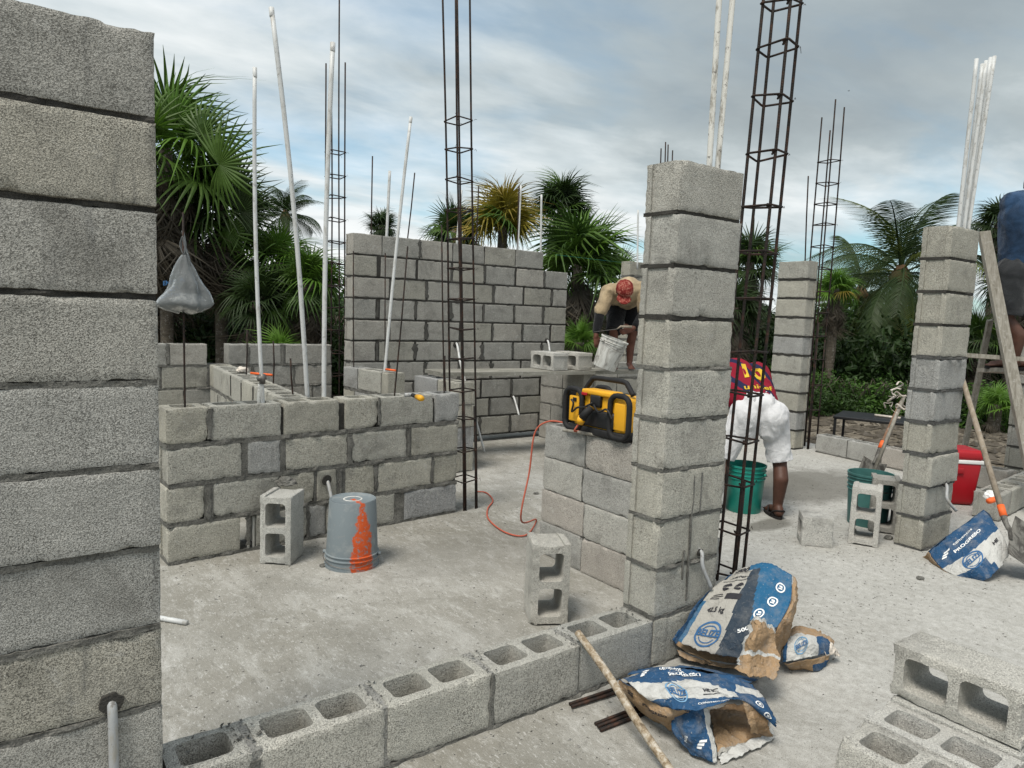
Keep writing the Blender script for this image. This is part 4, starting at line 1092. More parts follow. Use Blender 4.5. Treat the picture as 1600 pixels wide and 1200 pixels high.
beam(D(1506, 555, 5.93), D(1740, 571, 5.93), .035, .05, 'wood', 'rung', ld, U_)
beam(D(1545, 430, 6.0), D(1725, 440, 6.0), .035, .05, 'wood', 'rung', ld, U_)
beam(D(1590, 668, 5.82), D(1770, 680, 5.82), .035, .05, 'wood', 'rung', ld, U_)
sp_b = empty('scaffold_plank', D(1545, 582, 6.15), 'short dark plank under the feet of the man on the ladder', 'plank')
LO2 = LO; LO = sp_b.location
beam(D(1541, 578, 6.15), D(1760, 590, 6.15), .035, .26, 'wood', 'board', sp_b, U_); LO = LO2

# ================================================================== PEOPLE
def remesh(name, parts, mt, parent, voxel=.012, smooth_it=6, fold=0, fscale=8, seed=0, cut=()):
    """parts: ('c', p0, r0, p1, r1[, flat vector]) rounded cones or ('e', centre, (rx,ry,rz), matrix) ellipsoids fused into one skin"""
    mb = MB()
    for p in parts:
        if p[0] == 'c':
            a, r0, b, r1 = Vector(p[1]), p[2], Vector(p[3]), p[4]
            d = (b-a); L = d.length; d = d/L if L > 1e-6 else Vector((0, 0, 1))
            pts = []; rr = []
            for i in range(5): t_ = pi/2*(1-i/5); pts.append(a-d*r0*sin(t_)); rr.append(max(.0004, r0*cos(t_)))
            n = 6
            for i in range(n+1): pts.append(a.lerp(b, i/n)); rr.append(r0+(r1-r0)*i/n)
            for i in range(1, 6): t_ = pi/2*i/5; pts.append(b+d*r1*sin(t_)); rr.append(max(.0004, r1*cos(t_)))
            mb.tube(pts, rr, 16)
        else:
            c, r = Vector(p[1]), p[2]; R3 = p[3] if len(p) > 3 else Matrix.Identity(3); v = []; f = []; nu, nv = 20, 12
            v.append(c+R3 @ Vector((0, 0, r[2])))
            for j in range(1, nv):
                th = pi*j/nv
                for i in range(nu): ph = 2*pi*i/nu; v.append(c+R3 @ Vector((r[0]*sin(th)*cos(ph), r[1]*sin(th)*sin(ph), r[2]*cos(th))))
            v.append(c-R3 @ Vector((0, 0, r[2])))
            for i in range(nu): f.append((0, 1+i, 1+(i+1) % nu)); f.append((len(v)-1, 1+(nv-2)*nu+(i+1) % nu, 1+(nv-2)*nu+i))
            for j in range(nv-2):
                for i in range(nu): a_ = 1+j*nu+i; b_ = 1+j*nu+(i+1) % nu; f.append((a_, a_+nu, b_+nu, b_))
            mb.add(v, f)
    me = mb.me(name, M[mt]); o = bpy.data.objects.new(name, me); COL.objects.link(o)
    rm = o.modifiers.new('r', 'REMESH'); rm.mode = 'VOXEL'; rm.voxel_size = voxel; rm.use_smooth_shade = True
    sm_ = o.modifiers.new('s', 'SMOOTH'); sm_.iterations = smooth_it; sm_.factor = .6
    dg = bpy.context.evaluated_depsgraph_get(); me2 = bpy.data.meshes.new_from_object(o.evaluated_get(dg))
    bpy.data.objects.remove(o); me2.name = name
    if fold:
        me2.update(); off = Vector((seed, seed*.7, 3))
        nn = [v.normal.copy() for v in me2.vertices]
        for v, n_ in zip(me2.vertices, nn):
            q = v.co; w3 = q+mn.noise_vector(q*4+off)*.10; a_ = 1-2.6*abs(mn.noise(Vector((w3.x*1.0, w3.y*1.0, w3.z*.45))*fscale+off)); b_ = abs(mn.noise(w3*fscale*1.9+off*2))
            v.co += n_*(a_*fold+(.5-b_)*fold*.5)
    for cp_, cd_, cr_ in cut:      # trim a cuff or hem to a flat edge
        cd_ = Vector(cd_).normalized()
        for v in me2.vertices:
            q = v.co-cp_; k_ = q.dot(cd_)
            if k_ > 0 and (q-cd_*k_).length < cr_: v.co -= cd_*(k_*1.0)
    me2.materials.clear(); me2.materials.append(M[mt])
    me2.polygons.foreach_set('use_smooth', [True]*len(me2.polygons))
    return obj(name, me2, parent)
def hand(parts, wrist, pdir, side, up, curl=.7, s=1.0):
    """palm and five fingers; pdir = direction of the hand, side = towards the thumb, up = back of the hand"""
    wrist = Vector(wrist); f = Vector(pdir).normalized(); sd_ = Vector(side); sd_ = (sd_-f*sd_.dot(f)).normalized(); bk_ = f.cross(sd_); bk_ = bk_ if bk_.dot(Vector(up)) > 0 else -bk_
    kn = wrist+f*.085*s
    for o_ in (-.026, -.009, .009, .026): parts.append(('c', wrist+sd_*o_*.7*s+f*.01, .014*s, kn+sd_*o_*s, .0125*s))
    for k, (o_, L) in enumerate(((.030, .070), (.010, .078), (-.010, .073), (-.029, .057))):
        p = kn+sd_*o_*s; d = f.copy(); L *= s
        for j, (fr_, cu) in enumerate(((.45, curl*.6), (.32, curl), (.23, curl*.9))):
            d = (Matrix.Rotation(cu, 3, sd_) @ d)
            if d.dot(bk_) > 0 and j > 0: d = (Matrix.Rotation(-2*cu, 3, sd_) @ d)
            q = p+d*L*fr_; parts.append(('c', p, (.0092-.0008*j)*s, q, (.0086-.0009*j)*s)); p = q
    t0_ = wrist+f*.025*s+sd_*.022*s; t1_ = t0_+(f*.5+sd_*.8-bk_*.3).normalized()*.045*s; t2_ = t1_+(f*.8+sd_*.2-bk_*.4).normalized()*.035*s
    parts.append(('c', t0_, .0135*s, t1_, .0105*s)); parts.append(('c', t1_, .0105*s, t2_, .0085*s))
def head(parts, c, fwd, up, r=1.0):
    """skull, jaw, nose, ears, brows"""
    c = Vector(c); f = Vector(fwd).normalized(); u = Vector(up); u = (u-f*u.dot(f)).normalized(); s_ = f.cross(u)
    Rm = Matrix((s_, f, u)).transposed()
    parts.append(('e', c+u*.02, (.074*r, .095*r, .092*r), Rm)); parts.append(('e', c+f*.030-u*.055, (.055*r, .058*r, .062*r), Rm))
    parts.append(('c', c+f*.088-u*.005, .010, c+f*.108-u*.035, .014)); parts.append(('c', c+f*.082-u*.068-s_*.018, .010, c+f*.082-u*.068+s_*.018, .010))
    for k in (-1, 1):
        parts.append(('e', c+s_*.077*k-u*.01, (.010, .022, .032), Rm)); parts.append(('c', c+f*.080+u*.022+s_*.012*k, .010, c+f*.072+u*.020+s_*.045*k, .009))
    return Rm
def eyes(parent, c, fwd, up):
    c = Vector(c); f = Vector(fwd).normalized(); u = Vector(up); u = (u-f*u.dot(f)).normalized(); s_ = f.cross(u)
    for k in (-1, 1): 
        mb = MB(); 
        bm = bmesh.new(); bmesh.ops.create_uvsphere(bm, u_segments=12, v_segments=8, radius=.011); me = bpy.data.meshes.new('eye'); bm.to_mesh(me); bm.free(); me.materials.append(M['white_pl']); obj('eye', me, parent, c+f*.078+u*.002+s_*.032*k)

# ---- man in the striped jersey, seen from behind, bent over the green bucket
FW = Vector((F_.x, F_.y, 0)).normalized(); RT = R0.copy()
m2o = Vector((4.77, 3.05, 0))
m2 = empty('person', m2o, 'man bent over the green bucket in a red and navy striped jersey and white shorts', 'person')
def L2(r, f, z): return RT*r+FW*f+Vector((0, 0, z))      # right, forward, up as the camera sees them
# the right foot stands at the origin, hips above and to its left, torso bent forward left
FR = L2(.02, 0, 0); FL = L2(-.42, .10, 0)
KR = L2(.03, .05, .43); KL = L2(-.38, .14, .43)
HR = L2(-.04, .06, .76); HL = L2(-.25, .10, .76)
PEL = (HR+HL)/2+Vector((0, 0, .03))
CH = L2(-.23, .45, 1.03); SR = L2(-.06, .50, 1.05); SL = L2(-.45, .54, 1.06); NK = L2(-.32, .64, 1.09); HD = L2(-.35, .78, 1.11)
ER = L2(-.12, .62, .77); WR = L2(-.24, .50, .56); EL = L2(-.53, .50, .79); WL = L2(-.50, .34, .57)
pt = []
for K, H_, Fo, sgn in ((KR, HR, FR, 1), (KL, HL, FL, -1)):
    pt += [('c', H_, .075, K+Vector((0, 0, .02)), .056), ('c', K+Vector((0, 0, .03)), .057, K-Vector((0, 0, .03)), .052), ('c', K, .050, Fo+Vector((0, 0, .30))-FW*.025, .056), ('c', Fo+Vector((0, 0, .30))-FW*.025, .056, Fo+Vector((0, 0, .09)), .036), ('c', Fo+Vector((0, 0, .07))-FW*.03, .036, Fo+Vector((0, 0, .035))+FW*.15, .028), ('c', Fo+Vector((0, 0, .05))-FW*.045, .034, Fo+Vector((0, 0, .05))-FW*.02, .036)]
    for o_ in range(5): pt.append(('c', Fo+FW*.14+RT*(-.03+.015*o_)+Vector((0, 0, .027)), .013, Fo+FW*(.20-.008*abs(o_-1))+RT*(-.032+.016*o_)+Vector((0, 0, .022)), .010))
pt += [('c', PEL+FW*.04, .088, CH, .115), ('c', SR, .07, SL, .07), ('c', CH, .11, NK, .065), ('c', NK, .058, HD, .06)]
for A1, E1, W1 in ((SR, ER, WR), (SL, EL, WL)): pt += [('c', A1, .056, E1, .042), ('c', E1, .041, W1, .027)]
hand(pt, WR, L2(-.1, -.1, -.9), RT*-1, FW, .5); hand(pt, WL, L2(.2, -.1, -.9), RT, FW, .5)
head(pt, HD, L2(.0, .45, -.85), L2(0, .85, .45))
bd2 = remesh('body', pt, 'skin', m2, .0085, 4)
pj = [('c', PEL+FW*.09+Vector((0, 0, .05)), .134, CH, .150), ('c', PEL+RT*.05+FW*.08+Z*.05, .115, SR-FW*.05, .105), ('c', PEL-RT*.05+FW*.08+Z*.05, .115, SL-FW*.05, .10), ('c', SR, .088, SL, .088), ('c', CH, .14, NK-FW*.04, .085),
      ('c', SR, .085, SR.lerp(ER, .62), .078), ('c', SL, .085, SL.lerp(EL, .62), .078)]
js = remesh('jersey', pj, 'jersey', m2, .012, 5, .007, 9, 2)
ps = [('c', HR+Vector((0, 0, .02)), .108, HL+Vector((0, 0, .02)), .108), ('c', PEL+Vector((0, 0, .03))-RT*.03, .115, PEL+FW*.06+Vector((0, 0, .05))-RT*.03, .115), ('c', PEL+Vector((0, 0, .03))+RT*.03, .115, PEL+FW*.06+Vector((0, 0, .05))+RT*.03, .115)]
for H_, K in ((HR, KR), (HL, KL)):
    ps += [('c', H_, .108, H_.lerp(K, .55), .094), ('c', H_.lerp(K, .5), .094, H_.lerp(K, .98), .092)]
ps += [('c', HR-RT*.02-FW*.05, .105, HR-RT*.02-FW*.03-Vector((0, 0, .1)), .09), ('c', HL+RT*.02-FW*.05, .105, HL+RT*.02-FW*.03-Vector((0, 0, .1)), .09)]
sh = remesh('shorts', ps, 'white_cloth', m2, .009, 2, .0065, 16, 5, [(HR.lerp(KR, .98), KR-HR, .14), (HL.lerp(KL, .98), KL-HL, .14)])
for k in (-1, 1): rbox(PEL+FW*-.085+RT*.07*k+Vector((0, 0, .105)), (.014, .014, .06), .003, 'white_cloth', 'belt_loop', m2)
mb = MB(); cb = PEL+RT*0; 
rbox(HL-FW*.128+Vector((0, 0, -.005))+RT*-.02, (.018, .010, .018), .004, 'black', 'pocket_button', m2)
remesh('hair', [('e', HD+L2(0, .03, .045), (.088, .105, .095)), ('e', HD+L2(0, -.0, .03), (.085, .09, .09))], 'hair', m2, .009, 3, .004, 40, 1)
for Fo, nm in ((FR, 1), (FL, -1)):
    mb = MB(); v = []; k = 20
    for zz in (0, .022):
        for i in range(k):
            a_ = 2*pi*i/k; w_ = .052*(1+.12*cos(a_)); v.append(Fo+FW*(.07+.145*cos(a_))+RT*w_*sin(a_)+Vector((0, 0, zz-.002)))
    mb.add(v, [tuple(range(k-1, -1, -1)), tuple(range(k, 2*k))]+[(i, (i+1) % k, k+(i+1) % k, k+i) for i in range(k)])
    so = mb.build('sandal', M['sole'], m2)
    ms_ = MB(); ms_.tube(bezier([Fo+RT*.05+FW*.06+Z*.015, Fo+RT*.03+FW*.10+Z*.062, Fo+FW*.15+Z*.045], 5), .006, 6); ms_.tube(bezier([Fo-RT*.05+FW*.06+Z*.015, Fo-RT*.03+FW*.10+Z*.062, Fo+FW*.15+Z*.045], 5), .006, 6)
    ms_.tube(bezier([Fo+RT*.045+FW*.02+Z*.015, Fo+RT*.04-FW*.04+Z*.06, Fo-FW*.075+Z*.07, Fo-RT*.04-FW*.04+Z*.06, Fo-RT*.045+FW*.02+Z*.015], 5), .006, 6); ms_.build('strap', M['sole'], so, True)

# ---- text printing
def text_polys(body, size, bold=.0, spacing=1.0):
    cu = bpy.data.curves.new('t', 'FONT'); cu.body = body; cu.size = size; cu.align_x = 'CENTER'; cu.align_y = 'CENTER'; cu.offset = bold*size; cu.space_character = spacing; cu.resolution_u = 3
    o = bpy.data.objects.new('t', cu); COL.objects.link(o); dg = bpy.context.evaluated_depsgraph_get()
    me = bpy.data.meshes.new_from_object(o.evaluated_get(dg)); v = [q.co.copy() for q in me.vertices]; f = [tuple(p.vertices) for p in me.polygons]
    bpy.data.objects.remove(o); bpy.data.curves.remove(cu); bpy.data.meshes.remove(me); return v, f
def print_on(target, name, parts, origin, ex, ey, direction, mt, parent, lift=.003):
    """lay flat artwork (list of (verts, faces)) on a mesh by shooting rays along direction"""
    bv = BVHTree.FromPolygons([v.co for v in target.data.vertices], [tuple(p.vertices) for p in target.data.polygons])
    mb = MB(); dr = Vector(direction).normalized(); ex = Vector(ex); ey = Vector(ey)
    for v, f in parts:
        w_ = []
        for q in v:
            p = Vector(origin)+ex*q.x+ey*q.y-dr*1.5; h = bv.ray_cast(p, dr)
            w_.append((h[0]+h[1]*lift) if h[0] is not None else p+dr*1.5)
        mb.add(w_, f)
    return mb.build(name, M[mt], parent)
BK = PEL.lerp(CH, .70)+RT*.0; spine = (CH-PEL).normalized()
dirr = (-Vector((0, 0, 1))*.75+FW*.65)
ey = (FW*.9+Vector((0, 0, .1)))
print_on(js, 'number_print', [text_polys('10', .215, .03)], BK+RT*.05-FW*.005, RT, FW*.95+Z*.2, FW*.45-Z, 'yellow_print', m2, .005)
print_on(js, 'chest_print', [text_polys('unicef', .092, .02)], BK+RT*.06-FW*.17, RT, FW*.8+Z*.3, FW*.9-Z*.6, 'yellow_print', m2, .005)
m2.rotation_euler = (0, 0, 0)

# ---- mason bent over on the plank, facing the camera, holding a bucket
m1o = Vector((5.93, 5.66, PZ))
d0 = D(968, 573, 8.05); m1o = Vector((d0.x, d0.y, PZ))
m1 = empty('person', m1o, 'mason with a red cap and tan shirt bending over a white bucket on the plank', 'person')
FC = (-FW*.93-RT*.25).normalized(); SD = Vector((-FC.y, FC.x, 0))
def L1(r, f, z): return RT*r+(-FW)*f+Vector((0, 0, z))
FR1, FL1 = L1(.12, -.05, 0), L1(-.09, .05, 0)
KR1, KL1 = L1(.13, .02, .44), L1(-.10, .10, .44); HR1, HL1 = L1(.14, -.16, .76), L1(-.04, -.14, .76)
PE1 = (HR1+HL1)/2+Z*.03; CH1 = L1(.02, .18, .88); SR1 = L1(.17, .22, .90); SL1 = L1(-.19, .24, .86); NK1 = L1(-.02, .32, .86); HD1 = L1(-.06, .43, .86)
ER1 = L1(.20, .30, .62); WR1 = L1(.06, .40, .47); EL1 = L1(-.30, .32, .62); WL1 = L1(-.33, .38, .37)
pt = []
for K, H_, Fo in ((KR1, HR1, FR1), (KL1, HL1, FL1)):
    pt += [('c', H_, .085, K, .052), ('c', K, .050, Fo+Z*.28+FW*.02, .052), ('c', Fo+Z*.28+FW*.02, .052, Fo+Z*.09, .034), ('c', Fo+Z*.06+FW*.03, .034, Fo+Z*.032-FW*.15, .026)]
    for o_ in range(5): pt.append(('c', Fo-FW*.13+RT*(-.03+.015*o_)+Z*.025, .012, Fo-FW*.19+RT*(-.032+.016*o_)+Z*.018, .009))
pt += [('c', PE1, .115, CH1, .12), ('c', SR1, .065, SL1, .065), ('c', CH1, .11, NK1, .06), ('c', NK1, .055, HD1, .06)]
for A1, E1, W1 in ((SR1, ER1, WR1), (SL1, EL1, WL1)): pt += [('c', A1, .052, E1, .040), ('c', E1, .040, W1, .027)]
hand(pt, WR1, L1(-.9, .2, -.3), Z, -FW, .8); hand(pt, WL1, L1(.2, .1, -.9), RT, -FW, .9)
hf = L1(-.1, .55, -.8); hu = L1(0, .85, .5); head(pt, HD1, hf, hu)
remesh('body', pt, 'skin_red', m1, .0085, 4); eyes(m1, HD1, hf, hu)
pj = [('c', PE1-FW*.02, .138, CH1, .150), ('c', PE1+RT*.04, .12, SR1, .09), ('c', PE1-RT*.04, .12, SL1, .09), ('c', SR1, .084, SL1, .084), ('c', CH1, .13, NK1+FW*.03, .08), ('c', SR1, .082, ER1.lerp(SR1, .2), .068), ('c', SL1, .082, EL1.lerp(SL1, .12), .066)]
remesh('shirt', pj, 'tan_cloth', m1, .010, 3, .009, 11, 4)
remesh('sleeve', [('c', EL1.lerp(SL1, .1), .055, WL1.lerp(EL1, .25), .043)], 'black_cloth', m1, .01, 3, .004, 14, 4)
remesh('sleeve', [('c', ER1.lerp(SR1, .1), .055, WR1.lerp(ER1, .25), .043)], 'black_cloth', m1, .01, 3, .004, 14, 6)
ps = [('c', HR1+Z*.02, .125, HL1+Z*.02, .125)]
for H_, K in ((HR1, KR1), (HL1, KL1)): ps += [('c', H_, .12, H_.lerp(K, .55), .10), ('c', H_.lerp(K, .5), .10, H_.lerp(K, 1.05), .085)]
remesh('shorts', ps, 'black_cloth', m1, .012, 4, .007, 9, 8, [(HR1.lerp(KR1, 1.05), KR1-HR1, .14), (HL1.lerp(KL1, 1.05), KL1-HL1, .14)])
hs = hf.cross(hu).normalized()
cap_parts = [('e', HD1+hu.normalized()*.045-hf.normalized()*.012, (.094, .112, .075), Matrix((hs, hf.normalized(), hu.normalized())).transposed()), ('e', HD1+hu.normalized()*.025+hf.normalized()*.11, (.078, .075, .010), Matrix((hs, hf.normalized(), hu.normalized())).transposed()),
             ('e', HD1-hf.normalized()*.06-hu.normalized()*.02, (.078, .05, .075), Matrix((hs, hf.normalized(), hu.normalized())).transposed())]
remesh('cap', cap_parts, 'cap', m1, .007, 3, .004, 16, 2)
wb = bucket('white cement splashed bucket tilted on the plank in the hands of the bent mason', Vector((0, 0, 0)), .33, .125, .145, 'bucket_white')
wb.location = m1o+L1(-.24, .48, .045); wb.rotation_euler = (radians(14), radians(12), 0)
wb.matrix_world  # placed on the plank edge
tw = empty('trowel', m1o+L1(-.08, .46, .46), 'steel trowel in the right hand of the bent mason', 'trowel')
mb = MB(); a_ = L1(-.04, 0, 0); mb.add([a_+L1(.0, -.045, 0), a_+L1(.0, .045, 0), a_+L1(-.24, .01, -.04), a_+L1(-.24, -.01, -.04), a_+L1(.0, -.045, .003), a_+L1(.0, .045, .003), a_+L1(-.24, .01, -.037), a_+L1(-.24, -.01, -.037)], [(3, 2, 1, 0), (4, 5, 6, 7), (0, 1, 5, 4), (1, 2, 6, 5), (2, 3, 7, 6), (3, 0, 4, 7)]); mb.build('blade', M['metal'], tw)
mb = MB(); mb.tube([L1(-.04, 0, .0), L1(.0, 0, .03), L1(.12, 0, .03)], [.006, .012, .014], 8); mb.build('grip', M['handle'], tw, True)

# ---- man in blue on the ladder, only his back, shorts and legs are in view
d0 = D(1572, 578, 6.05); m3o = Vector((d0.x, d0.y, d0.z))
m3 = empty('person', m3o, 'man in blue shirt and dark shorts on the ladder, cut by the right edge', 'person')
def L3(r, f, z): return RT*r+FW*f+Vector((0, 0, z))
FA, FB = L3(.06, .0, .015), L3(.26, .05, .015); KA, KB = L3(-.03, .03, .44), L3(.25, .08, .44); HA, HB = L3(-.02, .0, .83), L3(.20, .03, .83)
PE3 = (HA+HB)/2+Z*.04; CH3 = L3(.06, .04, 1.30); SA, SB = L3(-.05, .05, 1.40), L3(.30, .08, 1.42); NK3 = L3(.18, .12, 1.50); HD3 = L3(.24, .24, 1.60)
pt = []
for K, H_, Fo in ((KA, HA, FA), (KB, HB, FB)):
    pt += [('c', H_, .09, K, .056), ('c', K, .054, Fo+Z*.28-FW*.02, .060), ('c', Fo+Z*.28-FW*.02, .060, Fo+Z*.09, .038), ('c', Fo+Z*.05-FW*.03, .036, Fo+Z*.03+FW*.08-RT*.13, .028)]
    for o_ in range(5): pt.append(('c', Fo-RT*.11+FW*(.02+.015*o_)+Z*.025, .012, Fo-RT*.18+FW*(.04+.015*o_)+Z*.018, .009))
pt += [('c', PE3, .12, CH3, .13), ('c', SA, .07, SB, .07), ('c', NK3, .06, HD3, .06), ('c', SA, .058, L3(.10, .3, 1.22), .044), ('c', L3(.10, .3, 1.22), .042, L3(.28, .50, 1.25), .028), ('c', SB, .058, L3(.46, .25, 1.2), .044), ('c', L3(.46, .25, 1.2), .042, L3(.4, .5, 1.2), .028)]
hand(pt, L3(.28, .50, 1.25), L3(.5, .6, 0), RT, Z, .5); hand(pt, L3(.4, .5, 1.2), L3(-.2, .8, 0), -RT, Z, .5); head(pt, HD3, L3(.1, .9, -.4), Z)
remesh('body', pt, 'skin', m3, .0095, 4)
remesh('shirt', [('c', PE3+Z*.07-RT*.06, .150, CH3-RT*.03, .172), ('c', PE3+Z*.02+RT*.03, .15, PE3+Z*.1, .155), ('c', CH3, .17, SA+RT*.06, .105), ('c', SA+RT*.05, .10, SB, .09), ('c', SA, .095, L3(-.0, .15, 1.30), .085), ('c', SB, .09, SB.lerp(L3(.46, .25, 1.2), .7), .08)], 'blue_cloth', m3, .011, 3, .012, 8, 3, [(PE3-Z*.02, -Z, .4)])
remesh('shorts', [('c', HA, .14, HB, .14), ('c', HA, .13, HA.lerp(KA, .6), .125), ('c', HA.lerp(KA, .5), .125, HA.lerp(KA, .90), .112), ('c', HB, .13, HB.lerp(KB, .9), .112), ('c', PE3, .14, PE3+Z*.06, .14)], 'dark_cloth', m3, .012, 3, .009, 9, 3, [(HA.lerp(KA, .92), KA-HA, .16), (HB.lerp(KB, .92), KB-HB, .16)])
for Fo in (FA, FB):
    mb = MB(); v = []; k = 20; ax_ = (-RT*.86+FW*.5).normalized(); bx2 = Vector((-ax_.y, ax_.x, 0))
    for zz in (-.015, .008):
        for i in range(k): a2_ = 2*pi*i/k; v.append(Fo+ax_*(.06+.145*cos(a2_))+bx2*.05*sin(a2_)+Z*zz)
    mb.add(v, [tuple(range(k-1, -1, -1)), tuple(range(k, 2*k))]+[(i, (i+1) % k, k+(i+1) % k, k+i) for i in range(k)]); mb.build('sandal', M['sole'], m3)

# ================================================================== CEMENT BAGS
class Sheet:
    """bicubic paper sheet through a grid of control points; crumpled; s = column direction 0..1, t = row direction 0..1"""
    def __init__(s, ctrl, amp=.006, freq=14, seed=0): s.c = [[Vector(p) for p in r] for r in ctrl]; s.amp = amp; s.fr = freq; s.seed = seed
    def cr(s, P, t):
        n = len(P)-1; t = min(max(t, 0), 1)*n; i = min(int(t), n-1); t -= i
        a = P[max(i-1, 0)] if i > 0 else P[0]*2-P[1]; b = P[i]; c = P[i+1]; d = P[i+2] if i+2 <= n else P[n]*2-P[n-1]
        return .5*((2*b)+(c-a)*t+(2*a-5*b+4*c-d)*t*t+(3*b-a-3*c+d)*t*t*t)
    def base(s, u, v): return s.cr([s.cr(r, u) for r in s.c], v)
    def nrm(s, u, v):
        e = .01; a = s.base(u+e if u < .98 else u, v)-s.base(u-e if u > .02 else u, v); b = s.base(u, v+e if v < .98 else v)-s.base(u, v-e if v > .02 else v)
        n = a.cross(b); n = n.normalized() if n.length > 1e-12 else Vector((0, 0, 1))
        return n if n.dot(CAM-s.base(u, v)) > 0 else -n
    def pos(s, u, v, lift=0):
        p = s.base(u, v); n = s.nrm(u, v); o = Vector((s.seed, s.seed*1.7, 0))
        q = p+mn.noise_vector(p*5+o)*.035; k = 0
        for fr_, am_ in ((s.fr*.6, 1.3), (s.fr*1.7, .5), (s.fr*4.2, .20)):
            d_, _ = mn.voronoi(q*fr_+o*am_); k += (min(d_[1]-d_[0], .34)*4.2-.75)*am_+mn.noise(q*fr_*.6+o)*am_*.8
        return p+n*(s.amp*k*.75+lift)
def sheet_obj(name, sh_, parent, mats, region, nu=64, nv=64, torn=(0, 0, 0, 0), th=.0016, label=None):
    v = []; f = []; mi = []
    for j in range(nv+1):
        for i in range(nu+1):
            u, w_ = i/nu, j/nv
            # ragged torn borders: left, right, start, end
            tu = lambda k, q: torn[k]*(.5+.5*mn.noise(Vector((q*7, k*9.1, sh_.seed)))+.35*mn.noise(Vector((q*23, k*3.3, sh_.seed))))
            lo, hi, lo2, hi2 = tu(0, w_), 1-tu(1, w_), tu(2, u), 1-tu(3, u)
            v.append(sh_.pos(lo+(hi-lo)*u, lo2+(hi2-lo2)*w_))
    for j in range(nv):
        for i in range(nu): a_ = j*(nu+1)+i; f.append((a_, a_+1, a_+nu+2, a_+nu+1)); mi.append(region((i+.5)/nu, (j+.5)/nv))
    o = obj(name, mesh(name, v, f, [M[q] for q in mats], True, mi), parent)
    if label: o['label'] = label
    m_ = o.modifiers.new('t', 'SOLIDIFY'); m_.thickness = th; m_.offset = 0
    return o
def art(sh_, name, parts, c, sc, rot, mt, parent, lift=.0035, flip=1):
    """artwork in sheet coordinates; c centre (u, v), sc size of one artwork unit in (u, v), rot radians"""
    mb = MB(); cr_, sr_ = cos(rot), sin(rot)
    for v, f in parts:
        w_ = []
        for q in v:
            x, y = q.x*flip, q.y; w_.append(sh_.pos(min(1, max(0, c[0]+(x*cr_-y*sr_)*sc[0])), min(1, max(0, c[1]+(x*sr_+y*cr_)*sc[1])), lift))
        mb.add(w_, f)
    return mb.build(name, M[mt], parent)
def ring(r0, r1, n=28, a0=0, a1=2*pi):
    v = []; f = []
    for i in range(n+1):
        a_ = a0+(a1-a0)*i/n; v += [Vector((r0*cos(a_), r0*sin(a_), 0)), Vector((r1*cos(a_), r1*sin(a_), 0))]
    for i in range(n): f.append((2*i, 2*i+1, 2*i+3, 2*i+2))
    return v, f
def rect(x0_, y0_, x1_, y1_, sk=0, n=4):
    v = []; f = []
    for i in range(n+1):
        t_ = i/n; v += [Vector((x0_+(x1_-x0_)*t_, y0_, 0)), Vector((x0_+(x1_-x0_)*t_+sk, y1_, 0))]
    for i in range(n): f.append((2*i, 2*i+2, 2*i+3, 2*i+1))
    return v, f
def shift(p, dx, dy): return [Vector((q.x+dx, q.y+dy, 0)) for q in p[0]], p[1]
def chevrons(): # slanted bars, the maker's emblem
    return [rect(-.9, -.5, -.15, -.22, .22), rect(-.6, -.12, .35, .16, .22), rect(-.2, .26, .9, .54, .22)]
def emblem(mt_parts=False): return [ring(.86, 1.0), ring(.62, .70, 24, pi*.15, pi*.85), ring(.62, .70, 24, pi*1.15, pi*1.85)]
def icon(): return [ring(.72, 1.0, 18), rect(-.4, -.35, .4, -.1), rect(-.15, 0, .45, .4, -.2)]

# --- bag 1: upright against the pillar and the cage
g1 = empty('cement_bag', D(1140, 1010, 3.0), 'torn cement bag standing up against the centre pillar foot, grey and blue face', 'cement bag')
g1.location = (0, 0, 0)
def DD(l): return [D(*q) for q in l]
s1 = Sheet([DD([(1056, 1006, 3.02), (1095, 1020, 2.95), (1135, 1028, 2.88), (1178, 1030, 2.84)]),
            DD([(1078, 968, 3.06), (1120, 975, 2.98), (1165, 980, 2.92), (1212, 985, 2.88)]),
            DD([(1108, 926, 3.12), (1146, 925, 3.06), (1188, 928, 3.01), (1236, 940, 2.98)]),
            DD([(1152, 893, 3.20), (1178, 884, 3.17), (1206, 878, 3.14), (1238, 898, 3.10)])], .0075, 8, 1)
def reg1(u, v):
    if v > .93 and u > .3: return 2
    if u < .05 and v < .55: return 2
    e = .50-.10*v
    if u < e: return 0
    if u < .70-.28*max(0, v-.35): return 1
    if v < .35: return 1
    return 2
sheet_obj('front_panel', s1, g1, ['pgrey', 'pdark', 'pblue2'], reg1, 56, 56, (.01, .01, .05, .02))
art(s1, 'emblem_print', emblem()+[], (.29, .21), (.150, .150), 0, 'ink_b', g1)
art(s1, 'emblem_name_print', [text_polys('BELIZE', .62, .03, .95)], (.29, .22), (.150, .17), .05, 'ink_b', g1, .0055)
art(s1, 'weight_print', [text_polys('42.5 kg', .5, .03)], (.24, .47), (.15, .14), .0, 'ink_k', g1)
art(s1, 'grade_print', [text_polys('500', .5, .04)], (.23, .93), (.28, .16), 0, 'ink_k', g1)
art(s1, 'symbol_print', [shift(ring(.05, .30, 14, .3, pi), -.35, 0), shift(ring(.05, .30, 14, pi, pi*1.8), -.30, -.08), shift(ring(.05, .30, 14, .3, pi), .45, 0), shift(ring(.05, .30, 14, pi, pi*1.8), .50, -.08), rect(.05, -1.15, 1.0, -.72), rect(-.9, -.80, -.2, -.74), rect(-.9, -.98, -.1, -.92), rect(-.9, -1.15, -.3, -1.09), rect(-1.0, .5, 1.0, .54, n=8)], (.27, .73), (.20, .13), 0, 'ink_k', g1)
